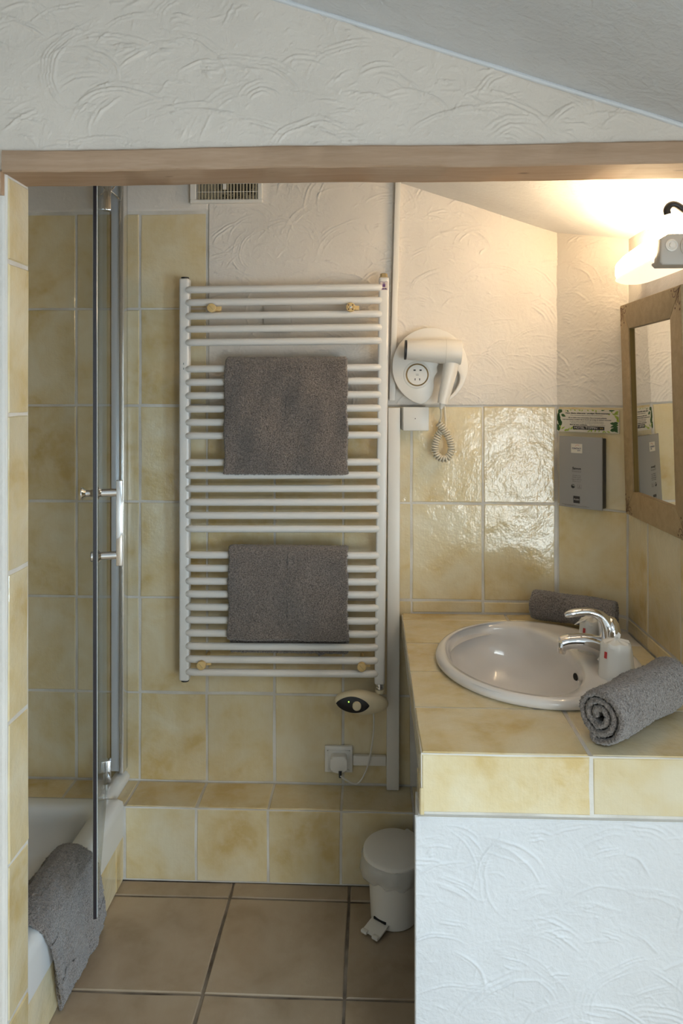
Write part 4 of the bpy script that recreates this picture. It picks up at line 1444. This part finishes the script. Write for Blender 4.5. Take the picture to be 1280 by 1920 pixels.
box(.008, .0265, -.106, -.094, .004, .012, .0025, 2, bm=b, xf=pd)
obj('pedal', b, M['plastic'], pb)
obj('pedal_slot', box(-.019, .019, -.0615, -.0585, .018, .024, xf=pd), M['void'], pb, 0)

# ================================================================== SHOWER
tr = thing('shower_tray', 'white shower tray with raised rounded rim on a tiled base', 'shower tray', (-1.09, 1.74, 0))
# rim: outer apron, rounded top, inner slope, basin
sec = [(-.690, .128), (-.690, .205), (-.692, .222), (-.699, .232), (-.712, .236), (-.735, .236), (-.748, .233), (-.756, .224), (-.762, .205), (-.785, .135), (-.80, .118), (-.83, .112), (-1.09, .107)]
X0t, Y0t, Y1t = -1.49, 1.412, 2.0585
b = bmesh.new()
N2 = []
for x, z in sec:
    off = -.690 - x
    yy0, yy1 = Y0t + off * (1 if off > .0 else 0), Y1t - off
    xx0 = X0t + off
    if off >= .40: yy0, yy1 = 1.735 - .02, 1.735 + .02
    r_ = min(.07, off * .9 + .001)
    ringp = []
    for (cx_, cy_, a0) in ((x - r_, yy1 - r_, 0), (xx0 + r_, yy1 - r_, 90), (xx0 + r_, yy0 + r_, 180), (x - r_, yy0 + r_, 270)):
        for k in range(7):
            a = R(a0 + 15 * k)
            ringp.append((cx_ + r_ * math.cos(a), cy_ + r_ * math.sin(a), z))
    N2.append([b.verts.new(p) for p in ringp])
n = len(N2[0])
for k in range(len(N2) - 1):
    for i in range(n):
        j = (i + 1) % n
        b.faces.new((N2[k][i], N2[k][j], N2[k + 1][j], N2[k + 1][i]))
b.faces.new(N2[-1])
obj('basin', b, M['tray'], tr, 60)
b = bmesh.new()
box(-1.49, -.6965, 1.412, 2.0585, 0, .105, bm=b)
box(-.72, -.6965, 1.412, 2.0585, .1, .127, bm=b)
obj('grout_bed', b, M['grout'], tr, 0)
tile_grid(tr, (-.692, 0, 0), (0, 1, 0), (0, 0, 1), [1.413, 1.62, 1.82, 2.0, 2.058], [0.0, .128], .005)
obj('drain_cover', lathe([(.045, 0), (.044, .003), (.02, .004), (.002, .004)], 32, Matrix.Translation((-1.09, 1.735, .107))), M['chrome'], tr)
# the rounded kerb that carries on over the ledge to the wall
kb = prism([(-.770, .2075), (-.722, .2075), (-.719, .220), (-.727, .233), (-.742, .2385), (-.758, .235), (-.768, .223)], .150, WALLF(0, 2.1985, 0), .0)
o = obj('end_kerb', kb, M['tray'], tr, 60)

# wall profile of the shower screen
wp = thing('shower_wall_profile', 'tall aluminium wall profile holding the shower door', 'shower profile', (-.745, 2.18, .24))
obj('channel', box(-.7395, -.7250, 2.160, 2.1985, .2455, 1.998, .003), M['alu'], wp)
obj('mirror_strip', box(-.7665, -.7395, 2.172, 2.1985, .2455, 1.998, .0015), mat('bright_aluminium', (.74, .77, .80), .3, 0.5), wp)
obj('support_rod', tube(spline([(-.785, 2.12, 1.992), (-.765, 2.12, 1.958), (-.745, 2.14, 1.938), (-.735, 2.16, 1.925)], 5), .0028, 8), M['chrome'], wp)
obj('support_rod', tube([(-.752, 2.13, 1.946), (-.738, 2.13, 1.962), (-.728, 2.14, 1.992)], .0028, 8), M['chrome'], wp)

# pivoting glass door, standing ajar
sdoor = thing('shower_door', 'frameless clear glass shower door ajar with chrome bar handle', 'shower door', (-.770, 2.145, .235))
pA, pB = Vector((-.769, 2.150, 0)), Vector((-.5890, 1.5705, 0))
dv = (pB - pA); LD = dv.length; dv.normalize()
DF = frame(pA, dv, (0, 0, 1)) @ Matrix.Diagonal((1, 1, -1, 1))          # local x along the door, y up, z towards the room side
obj('glass_pane', box(.0, LD, .2405, 1.995, -.003, .003, .0, xf=DF), M['glass'], sdoor, 0)
obj('edge_seal', box(LD - .0005, LD + .0035, .2385, 1.997, -.0036, .0036, .0008, 1, xf=DF), M['seal'], sdoor)
obj('edge_strip', box(LD - .006, LD - .0005, .2385, 1.997, -.0048, .0048, .001, 1, xf=DF), mat('clear_seal', (.62, .66, .64), .15), sdoor)
for z0, z1 in ((.2415, .305), (1.885, 1.97)):
    o = obj('pivot_hinge', box(.018, .040, z0, z1, -.011, .011, .003, 2, xf=DF), M['chrome'], sdoor)
HA = sdoor
hx = LD - .038
hb = obj('handle', box(hx - .0095, hx + .0095, .981, 1.168, .042, .056, .0018, 2, xf=DF), M['chrome'], sdoor)
for z in (1.0035, 1.141):
    b = cyl(DF @ Vector((hx, z, .003)), DF @ Vector((hx, z, .043)), .0092, 20)
    lathe([(.0135, 0), (.0135, .003), (.0105, .006), (.009, .008)], 24, DF @ Matrix.Translation((hx, z, .003)), bm=b)
    obj('standoff', b, M['chrome'], hb)
obj('inner_knob', lathe([(.0135, 0), (.0095, .004), (.0072, .010), (.0075, .018), (.0145, .026), (.0145, .0285)], 24, DF @ Matrix.Translation((hx, 1.141, -.003)) @ Matrix.Rotation(R(180), 4, 'X')), M['chrome'], hb)
obj('inner_knob', lathe([(.0125, 0), (.0125, .007), (.011, .0085)], 24, DF @ Matrix.Translation((hx, 1.0035, -.003)) @ Matrix.Rotation(R(180), 4, 'X')), M['chrome'], hb)

# bath mat hanging over the tray rim
bt = thing('bath_mat', 'grey terry bath mat draped over the shower tray rim to the floor', 'bath mat', (-.70, 1.75, 0))
path = [(-.828, .128), (-.806, .165), (-.790, .205), (-.778, .236), (-.760, .256), (-.738, .262), (-.715, .259), (-.697, .249), (-.684, .230), (-.679, .20), (-.677, .14), (-.676, .08), (-.675, .034)]
def fn(a, b, l):
    return a, l, b
def wob(X, A, Lg):
    X = X.copy()
    out = A[..., 0] > -.70
    k = np.clip((.25 - A[..., 1]) / .25, 0, 1)
    X[..., 1] += np.where(out, .062 * k ** .8, 0)
    u = (Lg - 1.53) / .275
    X[..., 2] -= .030 * np.clip(np.abs(2 * u - 1.0) - .55, 0, 1) ** 1.5 * (A[..., 1] > .2)      # rounded shoulders
    folds = .0045 * np.sin((Lg - 1.6) * 62) + .003 * np.sin((Lg - 1.6) * 110 + 1)
    X[..., 0] += np.where(out, (folds + .008) * np.minimum(k * 2, 1) * .7, folds * .4)
    X[..., 2] += np.where(out & (A[..., 1] < .09), .010 * np.sin((Lg - 1.5) * 26), 0)
    return X
terry('cloth', bt, path, .010, 1.530, 1.805, fn, .0025, .0009, 61, wob)
def wob2(X, A, Lg):
    X = X.copy()
    X[..., 1] += .030 * np.clip((.25 - A[..., 1]) / .25, 0, 1)
    return X
terry('under_layer', bt, [(-.686, .150), (-.686, .09), (-.685, .05), (-.681, .0085)], .008, 1.580, 1.840, fn, .0025, .0008, 62, wob2)
